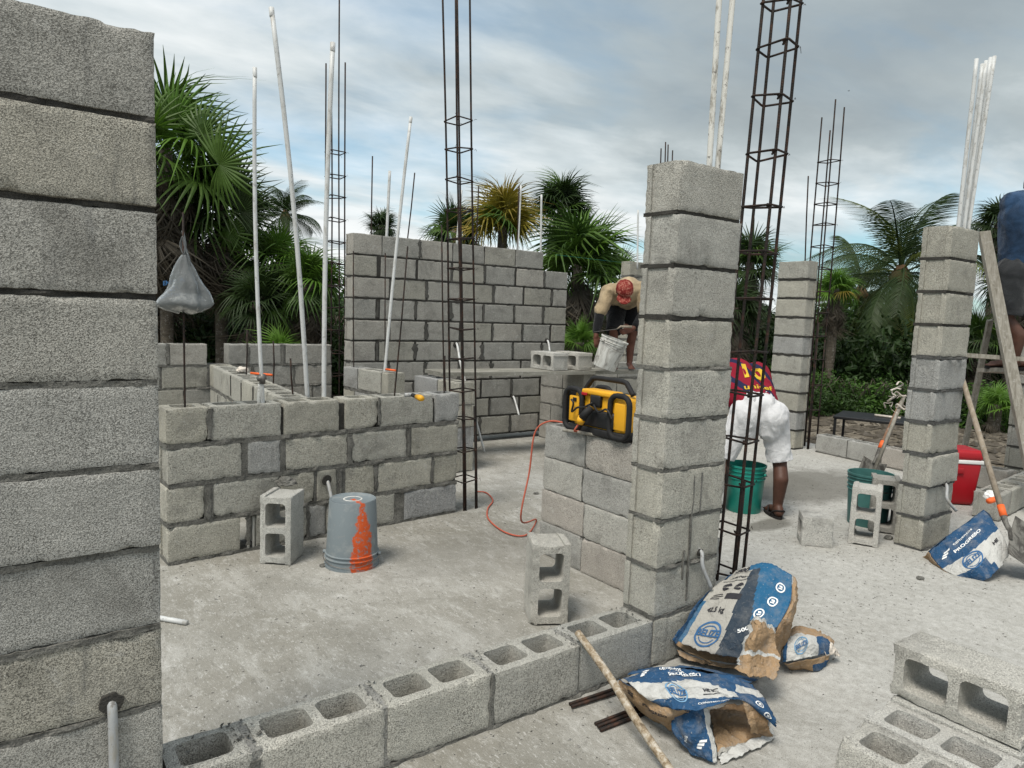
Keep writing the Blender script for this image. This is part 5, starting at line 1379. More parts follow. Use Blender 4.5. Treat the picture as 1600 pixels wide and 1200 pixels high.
art(s1, 'line_print', [rect(-1, 0, 1, .04, n=8), rect(-1, .55, .8, .59, n=8), text_polys('AL POR', .3, .02)], (.30, .83), (.17, .10), 0, 'ink_k', g1)
for cu_, cv_ in ((.86, .78), (.82, .62), (.74, .47)):
    art(s1, 'icon_print', icon(), (cu_, cv_), (.055, .05), 0, 'ink_w', g1)
art(s1, 'side_print', [text_polys('500', .5, .03)], (.66, .30), (.16, .12), .6, 'ink_w', g1)
s1b = Sheet([DD([(1178, 1031, 2.84), (1188, 1036, 2.86), (1198, 1042, 2.90), (1210, 1044, 2.96)]),
             DD([(1212, 985, 2.88), (1218, 990, 2.90), (1225, 995, 2.95), (1232, 996, 3.02)]),
             DD([(1236, 940, 2.98), (1241, 942, 2.97), (1244, 945, 2.99), (1246, 948, 3.04)]),
             DD([(1238, 898, 3.10), (1243, 905, 3.09), (1245, 914, 3.10), (1243, 918, 3.15)])], .007, 16, 4)
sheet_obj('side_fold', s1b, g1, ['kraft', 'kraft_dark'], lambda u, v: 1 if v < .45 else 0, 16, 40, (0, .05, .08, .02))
s1c = Sheet([DD([(1050, 1000, 3.06), (1062, 1010, 3.05), (1080, 1022, 3.02), (1110, 1036, 2.98)]),
             DD([(1075, 962, 3.11), (1090, 985, 3.12), (1120, 1000, 3.10), (1190, 1030, 3.06)]),
             DD([(1108, 924, 3.16), (1130, 940, 3.22), (1180, 960, 3.25), (1230, 1000, 3.2)]),
             DD([(1152, 892, 3.22), (1170, 890, 3.27), (1205, 890, 3.28), (1240, 915, 3.2)])], .006, 12, 6)
sheet_obj('back_panel', s1c, g1, ['pblue', 'kraft'], lambda u, v: 0 if u < .2 else 1, 24, 30)
# torn lips along the bottom
s1d = Sheet([[G(1056, 1012, .05), G(1090, 1026, .05), G(1130, 1034, .05), G(1172, 1038, .055)],
             [G(1062, 1030, .03), G(1095, 1038, .02), G(1135, 1046, .03), G(1175, 1052, .02)]], .008, 22, 8)
sheet_obj('torn_lining', s1d, g1, ['kraft', 'pgrey'], lambda u, v: 1 if v < .25 else 0, 40, 12, (.02, .02, .0, .3))
# crumpled torn kraft in front
s1e = Sheet([DD([(1176, 966, 2.83), (1188, 962, 2.80), (1200, 970, 2.82), (1213, 982, 2.83)]),
             DD([(1158, 1000, 2.80), (1180, 992, 2.71), (1200, 1002, 2.79), (1216, 1012, 2.80)]),
             DD([(1145, 1030, 2.76), (1172, 1030, 2.70), (1198, 1030, 2.77), (1224, 1038, 2.76)]),
             DD([(1142, 1042, 2.74), (1168, 1058, 2.66), (1194, 1062, 2.70), (1210, 1068, 2.70)])], .009, 8, 9)
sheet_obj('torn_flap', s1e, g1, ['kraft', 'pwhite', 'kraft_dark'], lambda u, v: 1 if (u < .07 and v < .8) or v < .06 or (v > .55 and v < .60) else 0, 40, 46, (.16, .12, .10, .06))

# --- bag 2: lying in front, open mouth to the right
g2 = empty('cement_bag', (0, 0, 0), 'blue and white cement bag lying crumpled in front with its dark torn mouth open', 'cement bag')
s2 = Sheet([[G(972, 1058, .13), G(1010, 1048, .16), G(1055, 1043, .18), G(1105, 1050, .19), G(1150, 1060, .18), G(1176, 1070, .15)],
            [G(982, 1068, .15), G(1020, 1062, .185), G(1065, 1062, .20), G(1110, 1072, .21), G(1152, 1080, .19), G(1196, 1092, .14)],
            [G(1005, 1088, .155), G(1040, 1084, .19), G(1075, 1090, .205), G(1120, 1090, .21), G(1160, 1092, .19), G(1214, 1122, .12)],
            [G(1030, 1102, .13), G(1056, 1110, .165), G(1080, 1112, .18), G(1120, 1104, .20), G(1158, 1094, .185), G(1218, 1142, .075)]], .007, 11, 2)
def reg2(u, v):
    a = .34+.05*sin(u*9); b = .78-.15*u+.04*sin(u*14)
    if u > .80: return 0 if (v > .35 or v < .15) else 1
    if v < a: return 0
    if v < b: return 1
    return 0
sheet_obj('top_panel', s2, g2, ['pblue', 'pwhite'], reg2, 70, 44, (.01, .03, .02, .05))
art(s2, 'maker_print', [text_polys('PROGRESO', .5, .035)], (.44, .17), (.085, -.24), .02, 'ink_w', g2, flip=1).scale = (1, 1, 1)
art(s2, 'maker_small_print', [text_polys('cementos', .5, .01)], (.36, .05), (.075, -.22), .02, 'ink_w', g2)
art(s2, 'maker_emblem_print', chevrons(), (.17, .10), (.045, -.12), 0, 'ink_w', g2)
art(s2, 'emblem_print', emblem(), (.32, .60), (.085, -.20), 0, 'ink_g', g2)
art(s2, 'emblem_name_print', [text_polys('BELIZE', .62, .03, .95)], (.32, .60), (.085, -.24), 0, 'ink_b', g2, .0055)
art(s2, 'grade_print', [text_polys('HE 500', .5, .04), rect(-1, -.5, 1.6, -.42, n=8), rect(-1, .45, 1.0, .5, n=8)], (.58, .50), (.075, -.20), .15, 'ink_k', g2)
art(s2, 'stripe_print', [text_polys('CONSTRUCTION', .3, .02)], (.58, .86), (.10, -.2), -.1, 'ink_w', g2)
art(s2, 'icon_print', icon(), (.90, .62), (.022, -.07), 0, 'ink_w', g2); art(s2, 'icon_print', icon(), (.94, .78), (.022, -.07), 0, 'ink_w', g2)
s2b = Sheet([[G(966, 1062, .125), G(1000, 1080, .15), G(1040, 1102, .15), G(1078, 1114, .17)],
             [G(968, 1078, .07), G(998, 1100, .09), G(1036, 1124, .10), G(1076, 1120, .12)],
             [G(976, 1090, .0), G(1004, 1112, .005), G(1036, 1136, .01), G(1060, 1150, .02)]], .006, 12, 5)
sheet_obj('side_panel', s2b, g2, ['kraft', 'pblue'], lambda u, v: 1 if v < .05 else 0, 44, 26, (.0, .03, 0, .02))
art(s2b, 'maker_print', [text_polys('PROGRESO', .5, .04)], (.55, .38), (.13, -.22), .08, 'ink_k', g2)
art(s2b, 'maker_emblem_print', [rect(-.9, -.5, .9, -.2), rect(-.9, -.05, .9, .2), rect(-.9, .35, .9, .6)], (.20, .30), (.06, -.14), .1, 'ink_k', g2)
s2c = Sheet([[G(1048, 1122, .10), G(1075, 1112, .15), G(1096, 1106, .16), G(1108, 1108, .15)],
             [G(1054, 1148, .06), G(1078, 1146, .09), G(1100, 1142, .10), G(1114, 1138, .09)],
             [G(1080, 1180, .01), G(1096, 1186, .015), G(1112, 1192, .015), G(1122, 1192, .01)]], .006, 14, 7)
sheet_obj('front_corner', s2c, g2, ['pblue', 'pwhite'], lambda u, v: 1 if u > .80 else 0, 34, 34, (.0, .05, 0, .02))
art(s2c, 'maker_emblem_print', chevrons(), (.50, .72), (.17, -.14), 0, 'ink_w', g2); art(s2c, 'maker_print', [text_polys('PROG', .5, .03)], (.22, .60), (.14, -.14), .9, 'ink_w', g2)
s2d = Sheet([[G(1108, 1112, .02), G(1140, 1100, .02), G(1175, 1100, .02), G(1205, 1120, .02)],
             [G(1114, 1150, .035), G(1140, 1140, .03), G(1172, 1142, .03), G(1200, 1140, .03)],
             [G(1122, 1190, .01), G(1150, 1172, .015), G(1178, 1160, .015), G(1210, 1148, .01)]], .010, 16, 11)
sheet_obj('inner_lining', s2d, g2, ['kraft_dark', 'kraft', 'pgrey'], lambda u, v: 2 if v > .90 else (1 if v > .60 and u < .6 else 0), 40, 34, (.03, .03, 0, .12))  # darker kraft paints the shade inside the mouth
s2e = Sheet([[G(1158, 1094, .185), G(1180, 1104, .16), G(1200, 1118, .12)], [G(1166, 1122, .12), G(1184, 1130, .10), G(1204, 1140, .07)], [G(1174, 1150, .05), G(1190, 1150, .035), G(1212, 1152, .02)]], .006, 14, 3)
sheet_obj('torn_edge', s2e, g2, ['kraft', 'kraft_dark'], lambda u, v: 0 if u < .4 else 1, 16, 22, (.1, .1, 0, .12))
s2f = Sheet([[G(1000, 1046, .0), G(1060, 1040, .0), G(1120, 1046, 0), G(1185, 1062, 0)], [G(980, 1052, .11), G(1050, 1042, .16), G(1110, 1050, .17), G(1172, 1068, .14)]], .006, 10, 13)
sheet_obj('back_panel', s2f, g2, ['pblue'], lambda u, v: 0, 24, 8)
# white translucent liner trailing on the floor
s2g = Sheet([[G(1118, 1180, .015), G(1150, 1166, .02), G(1185, 1150, .02), G(1208, 1135, .03)], [G(1126, 1196, .006), G(1160, 1184, .012), G(1192, 1168, .008), G(1214, 1154, .012)]], .006, 20, 15)
sheet_obj('white_liner', s2g, g2, ['pwhite'], lambda u, v: 0, 30, 10, (.05, .05, 0, .35))

# --- bag 3: the flat one poking out to the right
g3 = empty('cement_bag', (0, 0, 0), 'crushed white and blue cement bag end poking out to the right of the upright bag', 'cement bag')
s3 = Sheet([[G(1222, 985, .10), G(1245, 978, .13), G(1268, 982, .12), G(1290, 992, .09)],
            [G(1224, 1005, .13), G(1248, 998, .15), G(1270, 1000, .14), G(1296, 1008, .08)],
            [G(1222, 1036, .06), G(1245, 1032, .08), G(1270, 1026, .08), G(1294, 1022, .05)]], .007, 14, 4)
sheet_obj('top_panel', s3, g3, ['pwhite', 'pblue', 'kraft'], lambda u, v: 2 if v < .28 else (1 if u > .78 or u < .08 else 0), 36, 34, (.02, .06, .06, .03))
art(s3, 'emblem_print', emblem(), (.40, .66), (.16, -.22), .3, 'ink_g', g3); art(s3, 'emblem_name_print', [text_polys('BELIZE', .6, .03, .95)], (.40, .66), (.16, -.24), .3, 'ink_b', g3, .005)
s3b = Sheet([[G(1226, 1038, .055), G(1250, 1034, .07), G(1275, 1028, .07), G(1296, 1022, .05)], [G(1235, 1046, .0), G(1256, 1048, .0), G(1276, 1050, 0), G(1292, 1042, 0)]], .006, 16, 5)
sheet_obj('under_panel', s3b, g3, ['kraft', 'pblue'], lambda u, v: 1 if u > .6 and v > .4 else 0, 24, 12, (0, .05, 0, .1))
s3c = Sheet([[G(1262, 985, .10), G(1280, 984, .09), G(1298, 996, .07)], [G(1284, 1008, .10), G(1298, 1010, .07), G(1308, 1016, .04)], [G(1286, 1030, .04), G(1298, 1030, .03), G(1308, 1030, .01)]], .014, 26, 8)
sheet_obj('torn_edge', s3c, g3, ['twine', 'kraft'], lambda u, v: 0 if v > .4 else 1, 22, 24, (.1, .35, .1, .3))

# --- bag 4: full looking bag at the foot of the right pillar
g4 = empty('cement_bag', (0, 0, 0), 'blue cement bag leaning at the foot of the right pillar under the shovel', 'cement bag')
s4 = Sheet([DD([(1538, 797, 4.52), (1512, 815, 4.50), (1480, 838, 4.50), (1450, 862, 4.52)]),
            DD([(1553, 815, 4.42), (1530, 838, 4.36), (1502, 862, 4.34), (1468, 886, 4.38)]),
            DD([(1568, 838, 4.34), (1548, 860, 4.26), (1522, 884, 4.22), (1492, 900, 4.28)]),
            DD([(1578, 866, 4.30), (1566, 886, 4.22), (1548, 904, 4.18), (1528, 911, 4.22)])], .006, 9, 3)
# u: from the top edge to the lower left edge, v: from the pillar towards the right
def reg4(u, v):
    if v > .70 and u > .45: return 0
    if v > .40+.10*(1-u) and v < .86: return 1
    if v >= .86 and u < .4: return 1
    return 0
sheet_obj('front_panel', s4, g4, ['pblue', 'pwhite'], reg4, 50, 50, (.01, .01, .01, .04))
art(s4, 'maker_print', [text_polys('PROGRESO', .5, .035)], (.50, .27), (-.19, -.13), 0, 'ink_w', g4)
art(s4, 'maker_small_print', [text_polys('cementos', .5, .01)], (.52, .16), (-.17, -.12), 0, 'ink_w', g4)
art(s4, 'maker_emblem_print', chevrons(), (.84, .22), (-.085, -.09), 0, 'ink_w', g4)
art(s4, 'emblem_print', emblem(), (.62, .58), (-.16, -.145), 0, 'ink_b', g4); art(s4, 'emblem_name_print', [text_polys('BELIZE', .60, .035, .95)], (.62, .57), (-.17, -.17), 0, 'ink_b', g4, .0055)
art(s4, 'grade_print', [text_polys('HE', .6, .05)], (.18, .62), (-.16, -.13), 0, 'ink_k', g4)
s4b = Sheet([DD([(1450, 862, 4.52), (1446, 868, 4.56), (1441, 870, 4.62)]), DD([(1468, 886, 4.38), (1462, 884, 4.44), (1456, 880, 4.52)]), DD([(1492, 900, 4.28), (1486, 900, 4.34), (1480, 897, 4.44)]), DD([(1528, 911, 4.22), (1520, 911, 4.28), (1510, 908, 4.38)])], .006, 18, 6)
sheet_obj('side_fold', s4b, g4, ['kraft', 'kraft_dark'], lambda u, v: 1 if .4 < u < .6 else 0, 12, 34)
s4c = Sheet([DD([(1538, 797, 4.52), (1548, 806, 4.62), (1556, 830, 4.7)]), DD([(1512, 815, 4.50), (1500, 830, 4.62), (1505, 850, 4.7)]), DD([(1480, 838, 4.50), (1470, 850, 4.6), (1480, 866, 4.66)]), DD([(1450, 862, 4.52), (1452, 868, 4.58), (1462, 876, 4.6)])], .004, 12, 2)
sheet_obj('back_panel', s4c, g4, ['pblue'], lambda u, v: 0, 20, 20)

# ================================================================== HANGING PLASTIC BAG
hb = empty('plastic_bag', V(288, 398, 4.27), 'knotted translucent plastic bag hanging on the thin rod at left', 'plastic bag')
v = []; f = []; nz, na = 22, 40
ctr = Vector((0, 0, 0))
for j in range(nz+1):
    t_ = j/nz; zz = -t_*.315+.0
    rx = .012+.132*(t_**.85) if t_ < .86 else .012+.132*(.86**.85)*sqrt(max(0, 1-((t_-.86)/.145)**2))
    for i in range(na):
        a_ = 2*pi*i/na; k = 1+.12*abs(sin(a_*4.5+t_*3))*(1-t_*.3)+.06*sin(a_*13+t_)+.40*mn.noise(Vector((cos(a_)*1.6, sin(a_)*1.6, t_*3)))
        v.append(RT*(cos(a_)*rx*k+.006*t_)+FW*(sin(a_)*rx*k*.62)+Z*(zz+.012*sin(a_*3)*t_))
for j in range(nz):
    for i in range(na): f.append((j*na+i, j*na+(i+1) % na, (j+1)*na+(i+1) % na, (j+1)*na+i))
f.append(tuple(nz*na+i for i in range(na)))
obag = obj('bag_body', mesh('bag_body', v, f, M['pbag'], True), hb)
mb = MB(); mb.tube(bezier([(0, 0, 0), RT*-.02+Z*.05, RT*-.005+Z*.10, RT*.0+Z*.06, RT*.02+Z*.0, RT*.035-Z*.06], 5), .010, 8, flat=.4); mb.tube(bezier([Z*0, RT*.005+Z*.05, Z*.09, -RT*.008+Z*.13], 4), .007, 6); mb.build('knot', M['pbag'], hb, True)
lump('bag_content', RT*.02-Z*.245, (.085, .05, .04), 'white_pl', None, None, 2, 3, hb); lump('bag_content', RT*-.045-Z*.25, (.05, .04, .04), 'mortar', None, None, 4, 3, hb)
tt = text_polys('EMPAQUES', .034, .02); parts_ = [shift(tt, 0, 0), shift(text_polys('BOLSA', .030, .02), 0, -.04), shift(text_polys('GRACIAS', .026, .02), .005, -.075)]
print_on(obag, 'bag_print', [([Vector((q.x, q.y, 0)) for q in a_], b_) for a_, b_ in parts_], RT*-.045-Z*.15, RT*.9+Z*.15, Z, FW, 'ink_b', hb, .002)

# ================================================================== VEGETATION
def fan_leaf(name, mt, R=.72, seg=30, spread=300, droop=.25, pet=.40, seed=0, fused=.36, wd=.024, ragged=0):
    """palmate leaf: petiole along +x from the origin, segments radiating from its end"""
    random.seed(seed+100); mb = MB()
    mb.tube([Vector((0, 0, 0)), Vector((pet*.5, 0, .03)), Vector((pet, 0, 0))], [.012, .009, .007], 5)
    hub = Vector((pet, 0, 0))
    for k in range(seg):
        a_ = radians(-spread/2+spread*k/(seg-1)+rnd(-2, 2)); L = R*(1-.22*abs(a_)/pi)*rnd(.9, 1.05)
        if ragged and random.random() < ragged: L *= rnd(.4, .8)
        d = Vector((cos(a_), sin(a_), 0)); s_ = Vector((-sin(a_), cos(a_), 0)); n = 5; pts = []
        dr_ = droop*rnd(.7, 1.5)
        for i in range(n+1):
            t_ = i/n; w_ = wd*(.25+1.9*t_ if t_ < fused else (.25+1.9*fused)*(1-(t_-fused)/(1-fused))**.8)
            if i == n: w_ = .001
            z = -(dr_+(.9 if k % 7 == seed % 7 else 0)*max(0, t_-.5))*L*t_**2.4+.10*L*(1-abs(a_)/pi)*t_
            c = hub+d*L*t_*(1-.25*dr_*t_)+Z*z
            pts += [c-s_*w_+Z*0, c+Z*w_*.55, c+s_*w_]
        f = []
        for i in range(n): b_ = i*3; f += [(b_, b_+1, b_+4, b_+3), (b_+1, b_+2, b_+5, b_+4)]
        mb.add(pts, f)
    random.seed(seed+7); return mb.me(name, M[mt], False)
def coco_frond(name, mt, L=2.6, n=44, seed=0, droop=.55, ll=.72):
    random.seed(seed+300); mb = MB(); pts = []
    for i in range(13): t_ = i/12; pts.append(Vector((L*t_*(1-.18*t_*t_), 0, .35*L*t_*.5-droop*L*t_**2.2*.8)))
    mb.tube(pts, [.028*(1-.85*i/12)+.003 for i in range(13)], 5)
    for k in range(n):
        t_ = .14+.86*k/(n-1); i = min(11, int(t_*12)); c = pts[i].lerp(pts[i+1], t_*12-i); tg = (pts[i+1]-pts[i]).normalized()
        l_ = ll*(.35+.65*sin(pi*min(1, t_*.85+.12)))*rnd(.85, 1.1)
        for sg in (-1, 1):
            d = (tg*.6+Vector((0, sg, 0))*.8+Z*-.05).normalized(); w_ = .0185; q = []; 
            for i2 in range(5):
                u = i2/4; cc_ = c+d*l_*u+Z*(-.75*l_*u*u+rnd(-.02, .02)); ww = w_*(1-u)**.6*(1 if i2 else .6)+.0008
                q += [cc_-tg*ww, cc_+tg*ww]
            mb.add(q, [(2*i2, 2*i2+1, 2*i2+3, 2*i2+2) for i2 in range(4)])
    random.seed(seed+9); return mb.me(name, M[mt], False)
LEAF = {}
for mt in ('fan', 'fan_bright', 'fan_dark', 'fan_yellow'): LEAF[mt] = [fan_leaf('frond', mt, .72, 26, 250+18*s, .10+.22*s, .40, s) for s in range(4)]
LEAF['dead'] = [fan_leaf('dry_frond', 'dead', .70, 22, 130, .5+.3*s, .40, s+5, .3, .018, .4) for s in range(3)]
COCO = [coco_frond('frond', 'coco', 2.4, 46, s, .4+.15*s) for s in range(6)]; COCOY = [coco_frond('frond', 'coco_y', 2.6, 44, 9, 1.0), coco_frond('frond', 'coco_y', 2.6, 44, 10, 1.3)]
def orient(o, loc, az, el, roll, sc):
    o.matrix_local = Matrix.Translation(loc) @ Matrix.Rotation(az, 4, 'Z') @ Matrix.Rotation(-el, 4, 'Y') @ Matrix.Rotation(roll, 4, 'X') @ Matrix.Scale(sc, 4)
def fan_palm(label, x, y, dep, sc=1.0, kind='fan', n=30, dead=18, seed=0, group=None, trunk_r=.09, elmin=-25, kind2=None, k2=0.0, lean=0):
    random.seed(seed*13+1); c = D(x, y, dep); base = Vector((c.x+lean, c.y, -.15)); root = empty('fan_palm', base, label, 'palm', group)
    h = c.z-base.z; mb = MB(); pts = [Vector((-lean*(i/6), 0, h*i/6)) for i in range(7)]
    mb.tube(pts, [trunk_r*1.25]+[trunk_r*rnd(.92, 1.05) for _ in range(4)]+[trunk_r*1.15, trunk_r*1.0], 12); mb.build('trunk', M['trunk'], root, True)
    top = Vector((-lean, 0, h))
    ga = 2.399
    for k in range(n):
        t_ = k/(n-1); el = radians(86-(86-elmin)*t_**.8+rnd(-8, 8)); az = k*ga+rnd(-.25, .25)
        kk = kind2 if (kind2 and random.random() < k2) else kind
        o = obj('frond', random.choice(LEAF[kk]), root); orient(o, top-Z*(.18*t_*sc), az, el, rnd(-.5, .5), sc*rnd(.85, 1.12))
    for k in range(dead):
        az = k*ga+1; el = radians(rnd(-88, -50)); o = obj('dry_frond', random.choice(LEAF['dead']), root); orient(o, top-Z*(.15+rnd(0, .9))*sc*.8, az, el, rnd(-.6, .6), sc*rnd(.8, 1.1))
    return root
def coco_palm(label, x, y, dep, sc, n, seed, trunk_r=.12, yel=.15, group=None, elmax=80, elmin=-45):
    random.seed(seed*17+5); c = D(x, y, dep); base = Vector((c.x, c.y, -.15)); root = empty('coconut_palm', base, label, 'palm', group); h = c.z-base.z
    mb = MB(); mb.tube([Vector((0.05*sin(i), 0, h*i/8)) for i in range(9)], [trunk_r*1.5]+[trunk_r]*7+[trunk_r*.8], 12); mb.build('trunk', M['trunk'], root, True)
    mb = MB(); mb.tube([Z*(h-.35), Z*(h-.1), Z*(h+.15)], [trunk_r*.9, trunk_r*1.6, trunk_r*.5], 10); mb.build('crown_boot', M['fruit'], root, True)
    for k in range(n):
        t_ = k/(n-1); el = radians(elmax-(elmax-elmin)*t_+rnd(-6, 6)); az = k*2.399+rnd(-.3, .3); o = obj('frond', random.choice(COCOY if random.random() < yel else COCO), root)
        orient(o, Z*(h-.1*t_), az, el, rnd(-.3, .3), sc*rnd(.85, 1.1))
    return root
# left group; last numbers: crown radius in photo pixels turned into metres at that distance
FANS = []
def FP(label, x, y, dep, rpx, *a, **k): return fan_palm(label, x, y, dep, rpx*dep/1104/1.12, *a, **k)
FP('big fan palm with fanned green leaves just right of the left pillar, tallest at left', 258, 232, 10, 158, 'fan', 20, 70, 1, elmin=-28, kind2='fan_bright', k2=.3)
FP('fan palm under the tall left one, drooping over the hanging bag', 346, 322, 10.6, 112, 'fan_dark', 24, 80, 2, elmin=-35, kind2='fan', k2=.3)
FP('fan palm with dry skirt behind the left room, hidden partly by the left pillar', 235, 350, 11.2, 120, 'fan_dark', 20, 44, 3)
FP('low green fan palm behind the leftmost white pipe', 432, 410, 10.6, 85, 'fan', 24, 30, 4, kind2='fan_bright', k2=.3)
FP('bright fan palm between the tallest white pipe and the rear cage', 484, 440, 10.2, 78, 'fan', 24, 26, 5, kind2='fan_bright', k2=.4)
FP('dark fan palm low behind the small room', 400, 470, 10.0, 75, 'fan_dark', 22, 30, 6, kind2='fan', k2=.3)
FP('small bright fan palm peeping over the small room wall', 438, 560, 9.3, 62, 'fan_bright', 14, 3, 7, elmin=10)
coco_palm('dark coconut palm against the sky behind the left pipes', 446, 335, 24, .58, 24, 1, yel=.0, elmax=85, elmin=-20)
def face_frond(root, px_, py_, dep, tilt, sc, kind, fwd=.15):
    p = D(px_, py_, dep)-root.location; x = (Z*cos(tilt)+RT*sin(tilt)-FW*fwd).normalized(); z = (-FW-Z*.15); z = (z-x*z.dot(x)).normalized(); y = z.cross(x)
    m_ = Matrix((x, y, z)).transposed().to_4x4(); m_.translation = p
    o = obj('frond', random.choice(LEAF[kind]), root); o.matrix_local = m_ @ Matrix.Scale(sc, 4)
for o_ in list(bpy.data.objects):
    if o_.get('label', '').startswith('big fan palm'): big = o_
    if o_.get('label', '').startswith('fan palm under'): big2 = o_
face_frond(big, 276, 235, 9.7, .05, 1.05, 'fan_bright'); face_frond(big, 262, 240, 9.6, -.5, 1.0, 'fan'); face_frond(big, 290, 245, 9.6, .75, 1.0, 'fan')
face_frond(big, 300, 262, 9.5, 1.5, 1.1, 'fan', .3); face_frond(big2, 345, 345, 10.2, 1.2, .95, 'fan_dark', .3); face_frond(big2, 330, 340, 10.2, 2.2, .9, 'fan', .2); face_frond(big2, 355, 325, 10.3, .5, .85, 'fan_dark', .2)
# far centre
FP('small dark fan palm showing over the left part of the far wall', 597, 352, 20, 36, 'fan_dark', 26, 8, 8, elmin=-40)
FP('green fan palm left of the yellow one, behind the partition cage', 712, 360, 16, 64, 'fan_dark', 20, 16, 9, kind2='fan', k2=.5)
FP('yellowing fan palm over the far wall', 786, 350, 14, 88, 'fan_yellow', 24, 70, 10, elmin=10, kind2='fan', k2=.12)
FP('tall fan palm with shaggy dry skirt right of the yellowing palm', 878, 318, 15, 66, 'fan', 26, 46, 11, kind2='fan_dark', k2=.6, elmin=-5)
FP('small companion fan palm growing right beside the tall shaggy one', 903, 340, 15.5, 34, 'fan_dark', 18, 20, 21, elmin=-20)
FP('bright green fan palm at the right end of the far wall above the mason', 905, 408, 12.5, 115, 'fan', 24, 110, 12, kind2='fan_bright', k2=.45, elmin=-5)
FP('low green fan palm behind the mason beside the centre pillar', 968, 435, 14, 62, 'fan', 20, 20, 13, kind2='fan_bright', k2=.2)
FP('tiny bright fan palm at ground level behind the end of the far wall', 905, 535, 10.4, 45, 'fan_bright', 14, 2, 14, elmin=10)
# right
FP('dark fan palm behind the bars of the large rebar cage', 1172, 410, 14, 68, 'fan_dark', 24, 50, 15, kind2='fan', k2=.4)
FP('fan palm with brown skirt between the large cage and the rear pillar', 1150, 480, 13, 62, 'fan_dark', 20, 50, 22)
FP('bright fan palm right of the rear cage with a yellow leaf', 1306, 452, 13.5, 46, 'fan_bright', 20, 46, 16, elmin=-10, kind2='fan_yellow', k2=.1)
coco_palm('large coconut palm left of the right pillar with long drooping fronds', 1408, 425, 15, .86, 24, 3, .15, .12, elmax=84, elmin=-62)
coco_palm('coconut palm behind the large one, lower and darker', 1345, 455, 18, .74, 14, 6, .12, .0, elmin=-30)
FP('dark fan palm behind the blue shirted man', 1562, 348, 14, 60, 'fan_dark', 22, 26, 17)
FP('dark fan palm with dry skirt between the right pillar and the ladder', 1590, 440, 13, 75, 'fan_dark', 20, 36, 18)
FP('small bright fan palm on the ground behind the ladder', 1556, 632, 11.2, 45, 'fan_bright', 14, 8, 19, elmin=5)
FP('low fan palm on the ground left of the ladder brace', 1530, 530, 13, 60, 'fan_dark', 20, 26, 20, kind2='fan', k2=.4)
# bushes
def bush_mesh(name, mt, seed, n=4200, r=(1, 1, 1)):
    rs = np.random.RandomState(seed); nb = 26
    cs = rs.normal(size=(nb, 3)); cs /= np.linalg.norm(cs, axis=1)[:, None]; cs *= rs.uniform(.25, .8, (nb, 1)); cs[:, 2] = np.abs(cs[:, 2])*1.1
    k = rs.randint(0, nb, n); d = rs.normal(size=(n, 3)); d /= np.linalg.norm(d, axis=1)[:, None]
    p = cs[k]+d*rs.uniform(.12, .36, (n, 1)); p[:, 2] = np.maximum(p[:, 2], .02)
    nrm = d+rs.normal(size=(n, 3))*.7+np.array([0, 0, .5]); nrm /= np.linalg.norm(nrm, axis=1)[:, None]
    t = np.cross(nrm, rs.normal(size=(n, 3))); t /= np.linalg.norm(t, axis=1)[:, None]; b = np.cross(nrm, t)
    L = rs.uniform(.028, .062, (n, 1)); W_ = L*.40
    v = np.stack([p-t*L, p-b*W_+nrm*.006, p+t*L, p+b*W_+nrm*.006], 1).reshape(-1, 3)*np.array(r)
    return mesh(name, v.tolist(), [(4*i, 4*i+1, 4*i+2, 4*i+3) for i in range(n)], M[mt])
BUSH = [bush_mesh('foliage', 'bush', s) for s in range(4)]; BUSHB = [bush_mesh('foliage', 'bush_b', s+9) for s in range(2)]
stm = MB(); random.seed(3)
for k in range(9): a_ = k*.7; stm.tube([Vector((0, 0, -.2)), Vector((cos(a_)*.15, sin(a_)*.15, .35)), Vector((cos(a_)*.5, sin(a_)*.5, .95))], [.03, .02, .008], 5)
STEM = stm.me('stems', M['trunk'])
def bush(x, dep, sc, zs_=1.0, bright=False, label='dense dark green bush in the thicket behind the site', group='bushes of the thicket'):
    c = D(x, 470, dep); root = empty('bush', (c.x, c.y, -.15), label, 'bush', group, rnd(0, 6))
    o = obj('foliage', random.choice(BUSHB if bright else BUSH), root); o.scale = (sc, sc, sc*zs_); o = obj('stems', STEM, root); o.scale = (sc, sc, sc*zs_)
random.seed(21)
def thicket():
    """the hedge-like thicket behind the site: nobody could count its bushes, one mass"""
    src = [np.array([tuple(v.co) for v in m_.vertices]) for m_ in BUSH[:3]]+[np.array([tuple(v.co) for v in BUSHB[0].vertices])]
    V_, mi = [], []
    def put(x, dep, sc, zs_, k):
        c = D(x, 470, dep); a_ = rnd(0, 6.28); R3 = np.array([[cos(a_), -sin(a_), 0], [sin(a_), cos(a_), 0], [0, 0, 1]])
        V_.append((src[k]*[sc, sc, sc*zs_]) @ R3.T+[c.x, c.y, -.15]); mi.extend([1 if k == 3 else 0]*(len(src[k])//4))
    for x in range(120, 1720, 38):
        h = 1.0 if 560 < x < 900 else (1.25 if x < 560 else (1.05 if x < 1120 else 1.15))
        put(x+rnd(-15, 15), rnd(13.5, 16), rnd(1.4, 1.8), h*rnd(.85, 1.08), random.randrange(3))
    for x in range(140, 1720, 34): put(x+rnd(-15, 15), rnd(17, 20), rnd(1.6, 2.0), (1.25 if x < 560 else 1.1)*rnd(.8, 1.08), 3 if random.random() < .2 else random.randrange(3))
    v = np.concatenate(V_); n = len(v)//4
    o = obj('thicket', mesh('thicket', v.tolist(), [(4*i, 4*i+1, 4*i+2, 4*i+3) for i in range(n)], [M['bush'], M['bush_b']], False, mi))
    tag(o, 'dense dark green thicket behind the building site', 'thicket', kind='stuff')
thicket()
ordn = ['leftmost', 'second', 'third', 'fourth', 'fifth', 'sixth', 'seventh', 'eighth', 'ninth', 'tenth']
